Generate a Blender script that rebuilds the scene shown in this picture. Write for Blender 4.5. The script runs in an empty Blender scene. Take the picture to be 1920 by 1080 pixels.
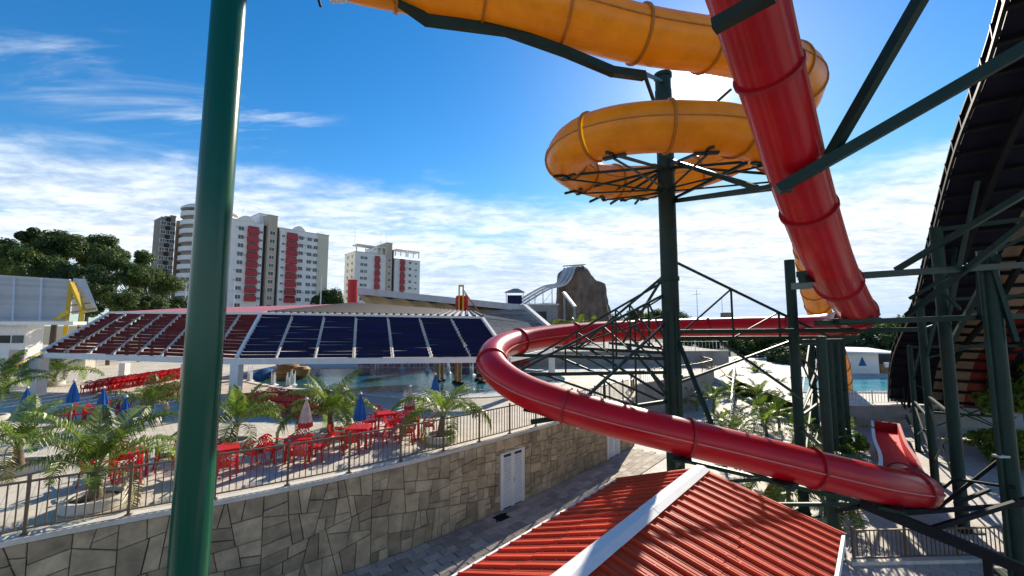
import bpy, math, random
from mathutils import Vector, Matrix, noise
R = math.radians
random.seed(11)
ORD = ['first', 'second', 'third', 'fourth', 'fifth', 'sixth', 'seventh', 'eighth', 'ninth', 'tenth', 'eleventh', 'twelfth', 'thirteenth', 'fourteenth', 'fifteenth', 'sixteenth', 'seventeenth', 'eighteenth', 'nineteenth', 'twentieth', 'twenty first', 'twenty second', 'twenty third', 'twenty fourth', 'twenty fifth', 'twenty sixth']
V = Vector
S = bpy.context.scene
COL = S.collection

# ------------------------------------------------------------------ camera, sky, sun, exposure
FPX, PITCH, CAMZ = 770.0, R(5.0), 7.3
cam = bpy.data.objects.new('camera', bpy.data.cameras.new('camera'))
COL.objects.link(cam)
cam.location = (0, 0, CAMZ)
cam.rotation_euler = (R(90) + PITCH, 0, 0)
cam.data.sensor_width = 36
cam.data.lens = FPX / 1920 * 36
cam.data.clip_start = 0.1
cam.data.clip_end = 4000
S.camera = cam
SUN_AZ, SUN_EL = R(25.6), R(29.1)          # azimuth from +Y towards +X
SUND = V((math.sin(SUN_AZ) * math.cos(SUN_EL), math.cos(SUN_AZ) * math.cos(SUN_EL), math.sin(SUN_EL)))
sl = bpy.data.lights.new('sun', 'SUN')
sl.energy = 5.0
sl.angle = R(0.5)
sl.color = (1.0, 0.90, 0.75)
so = bpy.data.objects.new('sun', sl)
COL.objects.link(so)
so.rotation_euler = SUND.to_track_quat('Z', 'Y').to_euler()
so.location = (20, 40, 60)
S.view_settings.view_transform = 'Standard'
S.view_settings.look = 'None'
S.view_settings.exposure = 0.62
S.view_settings.gamma = 1
S.view_settings.use_curve_mapping = False
W = bpy.data.worlds.new('World')
S.world = W
W.use_nodes = True


def world():
    nt = W.node_tree
    nt.nodes.clear()
    N, L = nt.nodes.new, nt.links.new

    def mth(op, a, b=None, c=None, clamp=False):
        n = N('ShaderNodeMath')
        n.operation = op
        n.use_clamp = clamp
        for i, x in enumerate((a, b, c)):
            if x is None:
                continue
            if isinstance(x, (int, float)):
                n.inputs[i].default_value = x
            else:
                L(x, n.inputs[i])
        return n.outputs[0]

    def rng(x, a, b, c=0.0, d=1.0):
        n = N('ShaderNodeMapRange')
        n.interpolation_type = 'SMOOTHSTEP'
        L(x, n.inputs[0])
        for i, k in enumerate((a, b, c, d)):
            n.inputs[i + 1].default_value = k
        return n.outputs[0]
    sky = N('ShaderNodeTexSky')
    sky.sky_type = 'NISHITA'
    sky.sun_disc = False
    sky.sun_elevation = SUN_EL
    sky.sun_rotation = SUN_AZ
    sky.air_density = 1.0
    sky.dust_density = 0.1
    sky.ozone_density = 3.0
    hs = N('ShaderNodeHueSaturation')
    hs.inputs['Saturation'].default_value = 1.36
    hs.inputs['Value'].default_value = 1.30
    L(sky.outputs[0], hs.inputs['Color'])
    tc = N('ShaderNodeTexCoord')
    sp = N('ShaderNodeSeparateXYZ')
    L(tc.outputs['Generated'], sp.inputs[0])
    x, y, z = sp.outputs
    den = mth('ADD', mth('MAXIMUM', z, 0.0), 0.10)
    cx, cy = mth('DIVIDE', x, den), mth('DIVIDE', y, den)

    def nz(sx, sy, scale, det, rough, dist, off):
        cb = N('ShaderNodeCombineXYZ')
        L(mth('MULTIPLY_ADD', cx, sx, off), cb.inputs[0])
        L(mth('MULTIPLY', cy, sy), cb.inputs[1])
        n = N('ShaderNodeTexNoise')
        n.inputs['Scale'].default_value = scale
        n.inputs['Detail'].default_value = det
        n.inputs['Roughness'].default_value = rough
        n.inputs['Distortion'].default_value = dist
        L(cb.outputs[0], n.inputs['Vector'])
        return n.outputs[0]
    big = nz(0.55, 1.0, 0.8, 4, 0.5, 0.3, 3.1)
    fine = nz(0.8, 1.3, 3.0, 7, 0.55, 0.4, 0.4)
    puff = nz(1.0, 1.5, 9.0, 6, 0.6, 0.3, 7.0)
    wisp = nz(0.35, 1.6, 2.3, 8, 0.60, 0.8, 2.2)
    low = rng(z, 0.43, 0.20)                       # the cloud sheet lies low in the sky
    t = mth('MULTIPLY_ADD', big, 0.9, mth('MULTIPLY', low, 0.78))
    t = mth('MULTIPLY_ADD', fine, 0.55, t)
    t = mth('MULTIPLY_ADD', puff, 0.12, t)
    sheet = mth('MULTIPLY', rng(t, 1.15, 1.68), rng(z, 0.46, 0.30))
    ws = mth('MULTIPLY', rng(wisp, 0.48, 0.72), mth('MULTIPLY', rng(z, 0.31, 0.37), rng(z, 0.50, 0.42)))
    ws = mth('MULTIPLY', ws, mth('MULTIPLY', rng(x, -0.33, -0.46), 0.55))
    cl = mth('MAXIMUM', mth('MULTIPLY', sheet, 0.93), ws)
    cl = mth('MULTIPLY', cl, rng(z, -0.05, 0.16))
    # thin white haze round the sun and towards the horizon
    vd = N('ShaderNodeVectorMath')
    vd.operation = 'DOT_PRODUCT'
    L(tc.outputs['Generated'], vd.inputs[0])
    vd.inputs[1].default_value = SUND
    d = mth('MAXIMUM', vd.outputs['Value'], 0.0)
    shade = rng(mth('MULTIPLY_ADD', puff, 0.5, mth('MULTIPLY', fine, 0.5)), 0.34, 0.62, 6.6, 9.8)
    cc = N('ShaderNodeVectorMath')
    cc.operation = 'SCALE'
    cc.inputs[0].default_value = (0.90, 0.96, 1.02)
    L(shade, cc.inputs['Scale'])
    mx = N('ShaderNodeMixRGB')
    L(cl, mx.inputs[0])
    mn = N('ShaderNodeVectorMath')
    mn.operation = 'MINIMUM'
    L(hs.outputs[0], mn.inputs[0])
    mn.inputs[1].default_value = (4.3, 5.7, 7.6)
    L(mn.outputs[0], mx.inputs[1])
    L(cc.outputs[0], mx.inputs[2])
    glow = mth('ADD', mth('MULTIPLY', mth('POWER', d, 2600.0), 220.0), mth('MULTIPLY', mth('POWER', d, 380.0), 5.0))
    glow = mth('ADD', glow, mth('MULTIPLY', mth('POWER', d, 30.0), 0.8))
    gc = N('ShaderNodeVectorMath')
    gc.operation = 'SCALE'
    gc.inputs[0].default_value = (1.0, 0.97, 0.92)
    L(glow, gc.inputs['Scale'])
    ad = N('ShaderNodeVectorMath')
    ad.operation = 'ADD'
    L(mx.outputs[0], ad.inputs[0])
    L(gc.outputs[0], ad.inputs[1])
    bg = N('ShaderNodeBackground')
    bg.inputs[1].default_value = 0.085
    L(ad.outputs[0], bg.inputs[0])
    out = N('ShaderNodeOutputWorld')
    L(bg.outputs[0], out.inputs[0])


world()

# ------------------------------------------------------------------ helpers
CT, ST = math.cos(PITCH), math.sin(PITCH)


def ray(px, py):
    dx, dy = (px - 960) / FPX, (540 - py) / FPX
    return V((dx, CT - dy * ST, ST + dy * CT))


def at(px, py, Y):
    r = ray(px, py)
    return V((0, 0, CAMZ)) + r * (Y / r.y)


def gz(px, py, z):
    r = ray(px, py)
    return V((0, 0, CAMZ)) + r * ((z - CAMZ) / r.z)


WP = {}


class MB:
    def __init__(s):
        s.v, s.f, s.m = [], [], []

    def face(s, pts, mi=0):
        b = len(s.v)
        s.v += [V(p) for p in pts]
        s.f.append(tuple(range(b, b + len(pts))))
        s.m.append(mi)

    def hexa(s, p, mi=0):
        b = len(s.v)
        s.v += [V(q) for q in p]
        for f in ((3, 2, 1, 0), (4, 5, 6, 7), (0, 1, 5, 4), (1, 2, 6, 5), (2, 3, 7, 6), (3, 0, 4, 7)):
            s.f.append(tuple(b + i for i in f))
            s.m.append(mi)

    def box(s, c, d, rz=0, mi=0):
        c = V(c)
        hx, hy, hz = d[0] / 2, d[1] / 2, d[2] / 2
        ca, sa = math.cos(rz), math.sin(rz)
        pts = []
        for z in (-hz, hz):
            for x, y in ((-hx, -hy), (hx, -hy), (hx, hy), (-hx, hy)):
                pts.append(c + V((x * ca - y * sa, x * sa + y * ca, z)))
        s.hexa(pts, mi)

    def beam(s, p, q, w, h=None, mi=0, up=(0, 0, 1)):
        p, q = V(p), V(q)
        h = w if h is None else h
        t = (q - p).normalized()
        a = t.cross(V(up))
        if a.length < 1e-3:
            a = V((1, 0, 0))
        a.normalize()
        b = a.cross(t).normalized()
        a, b = a * (w / 2), b * (h / 2)
        s.hexa([p - a - b, p + a - b, p + a + b, p - a + b, q - a - b, q + a - b, q + a + b, q - a + b], mi)

    def ring(s, pts):
        b = len(s.v)
        s.v += pts
        return list(range(b, b + len(pts)))

    def skin(s, rings, cap=True, mi=0, closed=True):
        n = len(rings[0])
        for r0, r1 in zip(rings, rings[1:]):
            for i in range(n if closed else n - 1):
                j = (i + 1) % n
                s.f.append((r0[i], r0[j], r1[j], r1[i]))
                s.m.append(mi)
        if cap:
            s.f.append(tuple(reversed(rings[0])))
            s.f.append(tuple(rings[-1]))
            s.m += [mi, mi]

    def rod(s, p, q, r, r2=None, n=8, mi=0, cap=True):
        p, q = V(p), V(q)
        r2 = r if r2 is None else r2
        t = (q - p).normalized()
        a = t.orthogonal().normalized()
        b = t.cross(a)
        rr = []
        for c, k in ((p, r), (q, r2)):
            rr.append(s.ring([c + (a * math.cos(6.28318 * i / n) + b * math.sin(6.28318 * i / n)) * k for i in range(n)]))
        s.skin(rr, cap, mi)

    def sweep(s, pts, prof, cap=True, mi=0, scale=None):
        rr = []
        for i, p in enumerate(pts):
            t = (pts[min(i + 1, len(pts) - 1)] - pts[max(i - 1, 0)]).normalized()
            a = t.cross(V((0, 0, 1)))
            a = a.normalized() if a.length > 1e-4 else V((1, 0, 0))
            b = a.cross(t).normalized()
            k = scale[i] if scale else 1
            rr.append(s.ring([p + a * (x * k) + b * (y * k) for x, y in prof]))
        s.skin(rr, cap, mi)

    def lathe(s, prof, c=(0, 0, 0), n=16, mi=0, cap=True, flute=0, nf=8):
        c = V(c)
        rr = []
        for r, z in prof:
            rr.append(s.ring([c + V((math.cos(6.28318 * i / n) * r * (1 + flute * (i % 2)), math.sin(6.28318 * i / n) * r * (1 + flute * (i % 2)), z)) for i in range(n)]))
        s.skin(rr, cap, mi)

    def mesh(s, name, mats, smooth=False, org=None):
        me = bpy.data.meshes.new(name)
        o = org if org is not None else V((0, 0, 0))
        me.from_pydata([tuple(v - o) for v in s.v], [], s.f)
        for m in (mats if isinstance(mats, (list, tuple)) else [mats]):
            me.materials.append(m)
        if any(s.m):
            me.polygons.foreach_set('material_index', s.m)
        if smooth:
            me.polygons.foreach_set('use_smooth', [True] * len(s.f))
            try:
                me.set_sharp_from_angle(angle=R(smooth if smooth is not True else 40))
            except Exception:
                pass
        me.update()
        return me

    def build(s, name, mats, parent=None, smooth=False):
        xs = [v.x for v in s.v]; ys = [v.y for v in s.v]; zs = [v.z for v in s.v]
        org = V(((min(xs) + max(xs)) / 2, (min(ys) + max(ys)) / 2, min(zs)))
        o = bpy.data.objects.new(name, s.mesh(name, mats, smooth, org))
        COL.objects.link(o)
        o.location = org
        WP[o.name] = org
        if parent is not None:
            o.parent = parent
            o.location = org - WP[parent.name]
        return o


def put(me, name, parent, loc, rot=(0, 0, 0), scale=None):
    o = bpy.data.objects.new(name, me)
    COL.objects.link(o)
    if parent is not None:
        o.parent = parent
    o.location = loc
    o.rotation_euler = rot
    if scale is not None:
        o.scale = scale if isinstance(scale, (tuple, list, Vector)) else (scale,) * 3
    return o


def tag(o, label, cat, group=None):
    o['label'] = label
    o['category'] = cat
    if group:
        o['group'] = group
    return o


def thing(name, label, cat, loc=(0, 0, 0), rz=0, group=None, local=False):
    o = bpy.data.objects.new(name, None)
    COL.objects.link(o)
    o.empty_display_size = 0.2
    o.location = loc
    o.rotation_euler = (0, 0, rz)
    WP[o.name] = V((0, 0, 0)) if local else V(loc)
    return tag(o, label, cat, group)


def struct(o):
    o['kind'] = 'structure'
    return o


def dup(root, loc, rz=0, scale=1.0, label=None, group=None, tilt=None):
    def rec(o, par):
        c = o.copy()
        COL.objects.link(c)
        if par is not None:
            c.parent = par
        for k in o.children:
            rec(k, c)
        return c
    r = rec(root, None)
    r.location = loc
    r.rotation_euler = (tilt[0] if tilt else 0, tilt[1] if tilt else 0, rz)
    r.scale = (scale,) * 3
    if label:
        r['label'] = label
    if group:
        r['group'] = group
    return r


def remove(root):
    for c in list(root.children):
        remove(c)
    bpy.data.objects.remove(root)


def cr(pts, step=None, n=12):
    """Catmull-Rom through pts; resampled at equal steps when step is given"""
    p = [V(q) for q in pts]
    p = [p[0] * 2 - p[1]] + p + [p[-1] * 2 - p[-2]]
    out = []
    for i in range(1, len(p) - 2):
        a, b, c, d = p[i - 1:i + 3]
        for k in range(n):
            t = k / n
            out.append(0.5 * ((2 * b) + (c - a) * t + (2 * a - 5 * b + 4 * c - d) * t * t + (3 * b - a - 3 * c + d) * t ** 3))
    out.append(p[-2])
    return resample(out, step) if step else out


def resample(pts, step):
    out = [pts[0]]
    acc = 0.0
    for a, b in zip(pts, pts[1:]):
        L = (b - a).length
        pos = step - acc
        while pos <= L:
            out.append(a.lerp(b, pos / L))
            pos += step
        acc = (acc + L) % step
    return out


def lerp(a, b, t):
    return a + (b - a) * t


def bil(q00, q10, q11, q01, u, v):
    return lerp(lerp(q00, q10, u), lerp(q01, q11, u), v)


# ------------------------------------------------------------------ materials
def mat(name, col, rough=0.5, var=0.12, scale=2.0, metal=0.0, bump=0.0, rnd=0.0, trans=0.0, spec=0.5, coat=0.0,
        grime=0.0, gcol=None, stretch=None, det=6):
    m = bpy.data.materials.new(name)
    m.use_nodes = True
    nt = m.node_tree
    N, L = nt.nodes.new, nt.links.new
    b = nt.nodes['Principled BSDF']
    b.inputs['Roughness'].default_value = rough
    b.inputs['Metallic'].default_value = metal
    b.inputs['Specular IOR Level'].default_value = spec
    b.inputs['Coat Weight'].default_value = coat
    geo = N('ShaderNodeNewGeometry')
    vec = geo.outputs['Position']
    if stretch:
        mp = N('ShaderNodeMapping')
        mp.inputs['Scale'].default_value = stretch
        L(vec, mp.inputs[0])
        vec = mp.outputs[0]
    nz = N('ShaderNodeTexNoise')
    nz.inputs['Scale'].default_value = scale
    nz.inputs['Detail'].default_value = det
    nz.inputs['Roughness'].default_value = 0.6
    L(vec, nz.inputs['Vector'])
    mr = N('ShaderNodeMapRange')
    mr.inputs[1].default_value = 0.3
    mr.inputs[2].default_value = 0.7
    mr.inputs[3].default_value = 1 - var
    mr.inputs[4].default_value = 1 + var
    L(nz.outputs[0], mr.inputs[0])
    val = mr.outputs[0]
    if rnd:
        oi = N('ShaderNodeObjectInfo')
        m2 = N('ShaderNodeMapRange')
        m2.inputs[3].default_value = 1 - rnd
        m2.inputs[4].default_value = 1 + rnd
        L(oi.outputs['Random'], m2.inputs[0])
        mu = N('ShaderNodeMath')
        mu.operation = 'MULTIPLY'
        L(val, mu.inputs[0])
        L(m2.outputs[0], mu.inputs[1])
        val = mu.outputs[0]
    sc = N('ShaderNodeVectorMath')
    sc.operation = 'SCALE'
    sc.inputs[0].default_value = col
    L(val, sc.inputs['Scale'])
    colout = sc.outputs[0]
    if grime:
        g = N('ShaderNodeTexNoise')
        g.inputs['Scale'].default_value = 0.7
        g.inputs['Detail'].default_value = 10
        g.inputs['Roughness'].default_value = 0.7
        L(geo.outputs['Position'], g.inputs['Vector'])
        gr = N('ShaderNodeMapRange')
        gr.inputs[1].default_value = 0.50
        gr.inputs[2].default_value = 0.72
        gr.inputs[3].default_value = 0
        gr.inputs[4].default_value = grime
        L(g.outputs[0], gr.inputs[0])
        mx = N('ShaderNodeMixRGB')
        L(gr.outputs[0], mx.inputs[0])
        L(colout, mx.inputs[1])
        mx.inputs[2].default_value = tuple(gcol or (0.09, 0.075, 0.06)) + (1,)
        colout = mx.outputs[0]
    L(colout, b.inputs['Base Color'])
    if bump:
        bp = N('ShaderNodeBump')
        bp.inputs['Strength'].default_value = bump
        bp.inputs['Distance'].default_value = 0.03
        n2 = N('ShaderNodeTexNoise')
        n2.inputs['Scale'].default_value = scale * 6
        n2.inputs['Detail'].default_value = 5
        L(vec, n2.inputs['Vector'])
        L(n2.outputs[0], bp.inputs['Height'])
        L(bp.outputs[0], b.inputs['Normal'])
    if trans:
        tr = N('ShaderNodeBsdfTranslucent')
        L(colout, tr.inputs[0])
        ms = N('ShaderNodeMixShader')
        ms.inputs[0].default_value = trans
        L(b.outputs[0], ms.inputs[1])
        L(tr.outputs[0], ms.inputs[2])
        L(ms.outputs[0], nt.nodes['Material Output'].inputs[0])
    return m


def tile_mat(name, c1, c2, joint, w, h, rot=0.0, rough=0.75):
    m = bpy.data.materials.new(name)
    m.use_nodes = True
    nt = m.node_tree
    N, L = nt.nodes.new, nt.links.new
    b = nt.nodes['Principled BSDF']
    b.inputs['Roughness'].default_value = rough
    geo = N('ShaderNodeNewGeometry')
    mp = N('ShaderNodeMapping')
    mp.inputs['Rotation'].default_value = (0, 0, rot)
    L(geo.outputs['Position'], mp.inputs[0])
    br = N('ShaderNodeTexBrick')
    br.inputs['Scale'].default_value = 1.0
    br.inputs['Brick Width'].default_value = w
    br.inputs['Row Height'].default_value = h
    br.inputs['Mortar Size'].default_value = 0.012
    br.inputs['Color1'].default_value = tuple(c1) + (1,)
    br.inputs['Color2'].default_value = tuple(c2) + (1,)
    br.inputs['Mortar'].default_value = tuple(joint) + (1,)
    L(mp.outputs[0], br.inputs['Vector'])
    nz = N('ShaderNodeTexNoise')
    nz.inputs['Scale'].default_value = 0.6
    nz.inputs['Detail'].default_value = 10
    nz.inputs['Roughness'].default_value = 0.7
    L(geo.outputs['Position'], nz.inputs['Vector'])
    mr = N('ShaderNodeMapRange')
    mr.inputs[1].default_value = 0.3
    mr.inputs[2].default_value = 0.7
    mr.inputs[3].default_value = 0.72
    mr.inputs[4].default_value = 1.12
    L(nz.outputs[0], mr.inputs[0])
    sc = N('ShaderNodeVectorMath')
    sc.operation = 'SCALE'
    L(br.outputs[0], sc.inputs[0])
    L(mr.outputs[0], sc.inputs['Scale'])
    L(sc.outputs[0], b.inputs['Base Color'])
    bp = N('ShaderNodeBump')
    bp.inputs['Strength'].default_value = 0.5
    bp.inputs['Distance'].default_value = 0.01
    L(br.outputs['Fac'], bp.inputs['Height'])
    bp.invert = True
    L(bp.outputs[0], b.inputs['Normal'])
    return m


def water_mat(name, col, foam=0.0):
    m = bpy.data.materials.new(name)
    m.use_nodes = True
    nt = m.node_tree
    N, L = nt.nodes.new, nt.links.new
    b = nt.nodes['Principled BSDF']
    b.inputs['Roughness'].default_value = 0.06
    b.inputs['IOR'].default_value = 1.33
    geo = N('ShaderNodeNewGeometry')
    nz = N('ShaderNodeTexNoise')
    nz.inputs['Scale'].default_value = 0.5
    nz.inputs['Detail'].default_value = 6
    L(geo.outputs['Position'], nz.inputs['Vector'])
    mr = N('ShaderNodeMapRange')
    mr.inputs[1].default_value = 0.35
    mr.inputs[2].default_value = 0.65
    mr.inputs[3].default_value = 0.75
    mr.inputs[4].default_value = 1.3
    L(nz.outputs[0], mr.inputs[0])
    sc = N('ShaderNodeVectorMath')
    sc.operation = 'SCALE'
    sc.inputs[0].default_value = col
    L(mr.outputs[0], sc.inputs['Scale'])
    L(sc.outputs[0], b.inputs['Base Color'])
    n2 = N('ShaderNodeTexNoise')
    n2.inputs['Scale'].default_value = 3.2
    n2.inputs['Detail'].default_value = 4
    n2.inputs['Distortion'].default_value = 0.6
    L(geo.outputs['Position'], n2.inputs['Vector'])
    bp = N('ShaderNodeBump')
    bp.inputs['Strength'].default_value = 0.35
    bp.inputs['Distance'].default_value = 0.06
    L(n2.outputs[0], bp.inputs['Height'])
    L(bp.outputs[0], b.inputs['Normal'])
    return m


M = {}
M['red_tube'] = mat('red fibreglass', (0.60, 0.006, 0.016), 0.34, 0.12, 1.2, coat=0.15, trans=0.28, bump=0.05, grime=0.35, gcol=(0.30, 0.012, 0.016))
M['yellow_tube'] = mat('yellow fibreglass', (0.80, 0.40, 0.015), 0.34, 0.12, 1.2, coat=0.12, trans=0.42, bump=0.05, grime=0.4, gcol=(0.52, 0.20, 0.012))
M['red_edge'] = mat('red flange', (0.36, 0.008, 0.012), 0.45, 0.15, 4)
M['yellow_edge'] = mat('yellow flange', (0.45, 0.17, 0.01), 0.45, 0.15, 4)
M['green_steel'] = mat('green painted steel', (0.008, 0.034, 0.024), 0.5, 0.25, 2.5, spec=.3, bump=.08, grime=0.45, gcol=(0.030, 0.030, 0.024))
M['green_post'] = mat('bottle green enamel', (0.003, 0.085, 0.046), 0.24, 0.10, 2.0, spec=.35, coat=0.12, stretch=(3, 3, 0.25), grime=.25, gcol=(.012, .06, .04), bump=.04)
M['navy'] = mat('navy fibreglass', (0.013, 0.014, 0.028), 0.7, 0.2, 2, spec=.12)
M['cream'] = mat('cream fibreglass', (0.30, 0.215, 0.14), 0.6, 0.15, 2)
M['orange'] = mat('coral fibreglass', (0.22, 0.016, 0.013), 0.6, 0.2, 2)
M['black'] = mat('black steel', (0.011, 0.012, 0.013), 0.65, 0.2, 2, spec=.2)
M['stone'] = mat('paving stone cladding', (0.44, 0.345, 0.22), 0.9, 0.32, 2.2, bump=0.7, rnd=0.27, grime=0.6, gcol=(0.13, 0.10, 0.07), spec=.2)
M['mortar'] = mat('dark joint', (0.06, 0.048, 0.034), 0.95, 0.2, 5, spec=.1)
M['coping'] = mat('cement coping', (0.62, 0.58, 0.50), 0.85, 0.16, 2.5, bump=0.3, grime=0.4, gcol=(0.3, 0.27, 0.22))
M['fence'] = mat('bronze railing', (0.15, 0.105, 0.065), 0.45, 0.25, 4, metal=0.2)
M['white'] = mat('white paint', (0.78, 0.77, 0.74), 0.5, 0.06, 2, grime=0.2, gcol=(0.5, 0.47, 0.42))
M['offwhite'] = mat('weathered white', (0.60, 0.59, 0.56), 0.6, 0.12, 1.5, grime=0.35, gcol=(0.33, 0.30, 0.26))
M['roof_red'] = mat('red sheet roof', (0.60, 0.058, 0.016), 0.58, 0.14, 1.4, spec=.25, rnd=0.12, grime=0.4, gcol=(0.30, 0.05, 0.025))
M['slat_red'] = mat('dark red slat', (0.12, 0.007, 0.007), 0.6, 0.2, 2, rnd=0.25, spec=.2)
M['slat_blue'] = mat('navy slat', (0.006, 0.008, 0.055), 0.6, 0.2, 2, rnd=0.3, spec=.2)
M['slat_grey'] = mat('grey slat', (0.30, 0.30, 0.29), 0.6, 0.25, 2, rnd=0.15)
M['roof_pink'] = mat('faded red roof sheet', (0.55, 0.16, 0.16), 0.5, 0.1, 1)
M['roof_white'] = mat('white roof sheet', (0.66, 0.65, 0.64), 0.5, 0.1, 1, rnd=0.05, grime=0.25, gcol=(0.4, 0.38, 0.36))
M['olive'] = mat('old soffit fabric', (0.30, 0.25, 0.14), 0.8, 0.3, 0.5)
M['chair'] = mat('red plastic', (0.62, 0.012, 0.014), 0.32, 0.1, 3, rnd=0.12, trans=0.12)
M['blue'] = mat('blue canvas', (0.03, 0.16, 0.45), 0.75, 0.2, 3, trans=0.3)
M['canvas'] = mat('pale printed canvas', (0.62, 0.50, 0.44), 0.8, 0.25, 6, trans=0.15)
M['logo_red'] = mat('red print', (0.50, 0.04, 0.04), 0.8, 0.2, 6)
M['leaf'] = mat('palm leaf', (0.135, 0.205, 0.020), 0.40, 0.35, 3, rnd=0.4, trans=0.46)
M['leaf_dry'] = mat('yellowing palm leaf', (0.20, 0.17, 0.03), 0.5, 0.35, 3, rnd=0.2, trans=0.3)
M['rachis'] = mat('palm midrib', (0.20, 0.22, 0.05), 0.5, 0.2, 4)
M['trunk'] = mat('palm trunk', (0.16, 0.12, 0.075), 0.9, 0.35, 8, bump=0.6)
M['bark'] = mat('bark', (0.09, 0.07, 0.05), 0.95, 0.3, 6, bump=0.6)
M['shrub'] = mat('sunlit shrub leaf', (0.17, 0.25, 0.03), 0.5, 0.4, 2, rnd=0.2, trans=0.55)
M['tree'] = mat('tree foliage', (0.075, 0.120, 0.022), 0.55, 0.55, 0.8, rnd=0.25, trans=0.45)
M['tree_dark'] = mat('dark foliage', (0.042, 0.078, 0.017), 0.6, 0.5, 0.8, rnd=0.2, trans=0.38)
M['soil'] = mat('planter soil', (0.06, 0.045, 0.03), 0.95, 0.3, 6, bump=0.5)
M['concrete'] = mat('concrete', (0.30, 0.29, 0.27), 0.9, 0.2, 1.2, bump=0.25, grime=0.5, gcol=(0.16, 0.15, 0.135))
M['tan_wall'] = mat('tan render', (0.46, 0.36, 0.23), 0.85, 0.15, 1.5, bump=0.2, grime=0.3, gcol=(0.25, 0.19, 0.13))
M['plaza'] = tile_mat('pale pavers', (0.58, 0.54, 0.47), (0.48, 0.445, 0.39), (0.33, 0.30, 0.26), 0.6, 0.3, R(41))
M['terrace'] = tile_mat('terrace pavers', (0.62, 0.55, 0.44), (0.54, 0.48, 0.385), (0.42, 0.38, 0.32), 0.5, 0.25, R(45))
M['paver'] = mat('grey paver', (0.40, 0.35, 0.28), 0.85, 0.2, 3, bump=0.35, rnd=0.28, grime=0.3, gcol=(0.18, 0.17, 0.16))
M['earth'] = mat('earth and scrub', (0.13, 0.12, 0.07), 0.95, 0.4, 0.2)
M['pool'] = water_mat('pool water', (0.018, 0.10, 0.145))
M['pool2'] = water_mat('turquoise pool water', (0.06, 0.34, 0.42))
M['foam'] = mat('white water', (0.80, 0.85, 0.88), 0.5, 0.1, 8, bump=0.5, trans=0.3)
M['rock'] = mat('artificial rock', (0.19, 0.135, 0.10), 0.95, 0.45, 0.5, bump=0.9, grime=0.5, gcol=(0.08, 0.065, 0.055))
M['facade'] = mat('white facade', (0.82, 0.80, 0.77), 0.7, 0.06, 0.2, grime=0.25, gcol=(0.45, 0.43, 0.40))
M['facade_beige'] = mat('beige facade', (0.52, 0.42, 0.31), 0.75, 0.08, 0.2)
M['facade_cream'] = mat('cream facade', (0.66, 0.60, 0.46), 0.75, 0.06, 0.2)
M['facade_brown'] = mat('brown grey facade', (0.28, 0.235, 0.19), 0.8, 0.12, 0.3)
M['facade_dark'] = mat('dark recess', (0.05, 0.042, 0.042), 0.8, 0.1, 0.3)
M['balcony'] = mat('red balcony', (0.44, 0.035, 0.045), 0.6, 0.1, 0.5, rnd=0.1)
M['glass'] = mat('window glass', (0.05, 0.06, 0.07), 0.08, 0.2, 0.6, rnd=0.6)
M['steel_pale'] = mat('galvanised sheet', (0.46, 0.48, 0.50), 0.5, 0.10, 0.7, rnd=.10, metal=0.0, grime=0.2, gcol=(0.3, 0.3, 0.3))
M['yellow'] = mat('yellow paint', (0.68, 0.43, 0.02), 0.45, 0.1, 2)
M['red_matte'] = mat('matte red lane', (0.68, 0.010, 0.016), 0.65, 0.12, 1.5, spec=.15, grime=.15, gcol=(.4, .02, .02))
M['seam_red'] = mat('worn and sunlit red seam', (0.62, 0.22, 0.18), 0.6, 0.15, 3)  # worn gelcoat edge, with the rib's sunlit line painted in as paler red
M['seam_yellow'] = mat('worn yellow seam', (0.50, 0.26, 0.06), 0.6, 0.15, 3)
M['wood'] = mat('ochre post', (0.36, 0.22, 0.08), 0.7, 0.25, 4)
M['brown'] = mat('play mound brown', (0.26, 0.17, 0.08), 0.8, 0.3, 2)
M['slide_white'] = mat('pale slide lane', (0.55, 0.55, 0.56), 0.35, 0.1, 1)

# ------------------------------------------------------------------ ground levels
TZ = 2.75                                       # terrace level
mb = MB()
mb.face([(-1500, -300, -0.03), (1500, -300, -0.03), (1500, 2500, -0.03), (-1500, 2500, -0.03)])
struct(mb.build('ground', M['earth']))
mb = MB()
mb.face([(-30, -8, 0), (60, -8, 0), (60, 75, 0), (5, 75, 0), (5, 24, 0), (-30, -4, 0)])
struct(mb.build('plaza_pavement', M['plaza']))

WALL = cr([V((-26, -4.2, 0)), V((-16.5, 4.0, 0)), V((-10.9, 8.7, 0)), V((-7.9, 10.7, 0)), V((-5.0, 12.7, 0)), V((-2.0, 15.3, 0)), V((2.75, 20.2, 0)), V((7.3, 25.4, 0))], step=0.25)
BACK = cr([V((7.3, 25.4, 0)), V((8.2, 27.6, 0)), V((9.0, 30.5, 0)), V((13, 34, 0)), V((18.0, 38.5, 0)), V((20.5, 44, 0)), V((20.5, 62, 0)), V((10, 80, 0))], step=0.5)
mb = MB()
poly = WALL[::4] + BACK[1::2] + [V((-140, 95, 0)), V((-140, -4.5, 0))]
mb.face([V((p.x, p.y, TZ)) for p in poly])
struct(mb.build('terrace_pavement', M['terrace']))

# arc length table of the stone wall
UL = [0.0]
for a, b in zip(WALL, WALL[1:]):
    UL.append(UL[-1] + (b - a).length)
ULEN = UL[-1]


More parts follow.
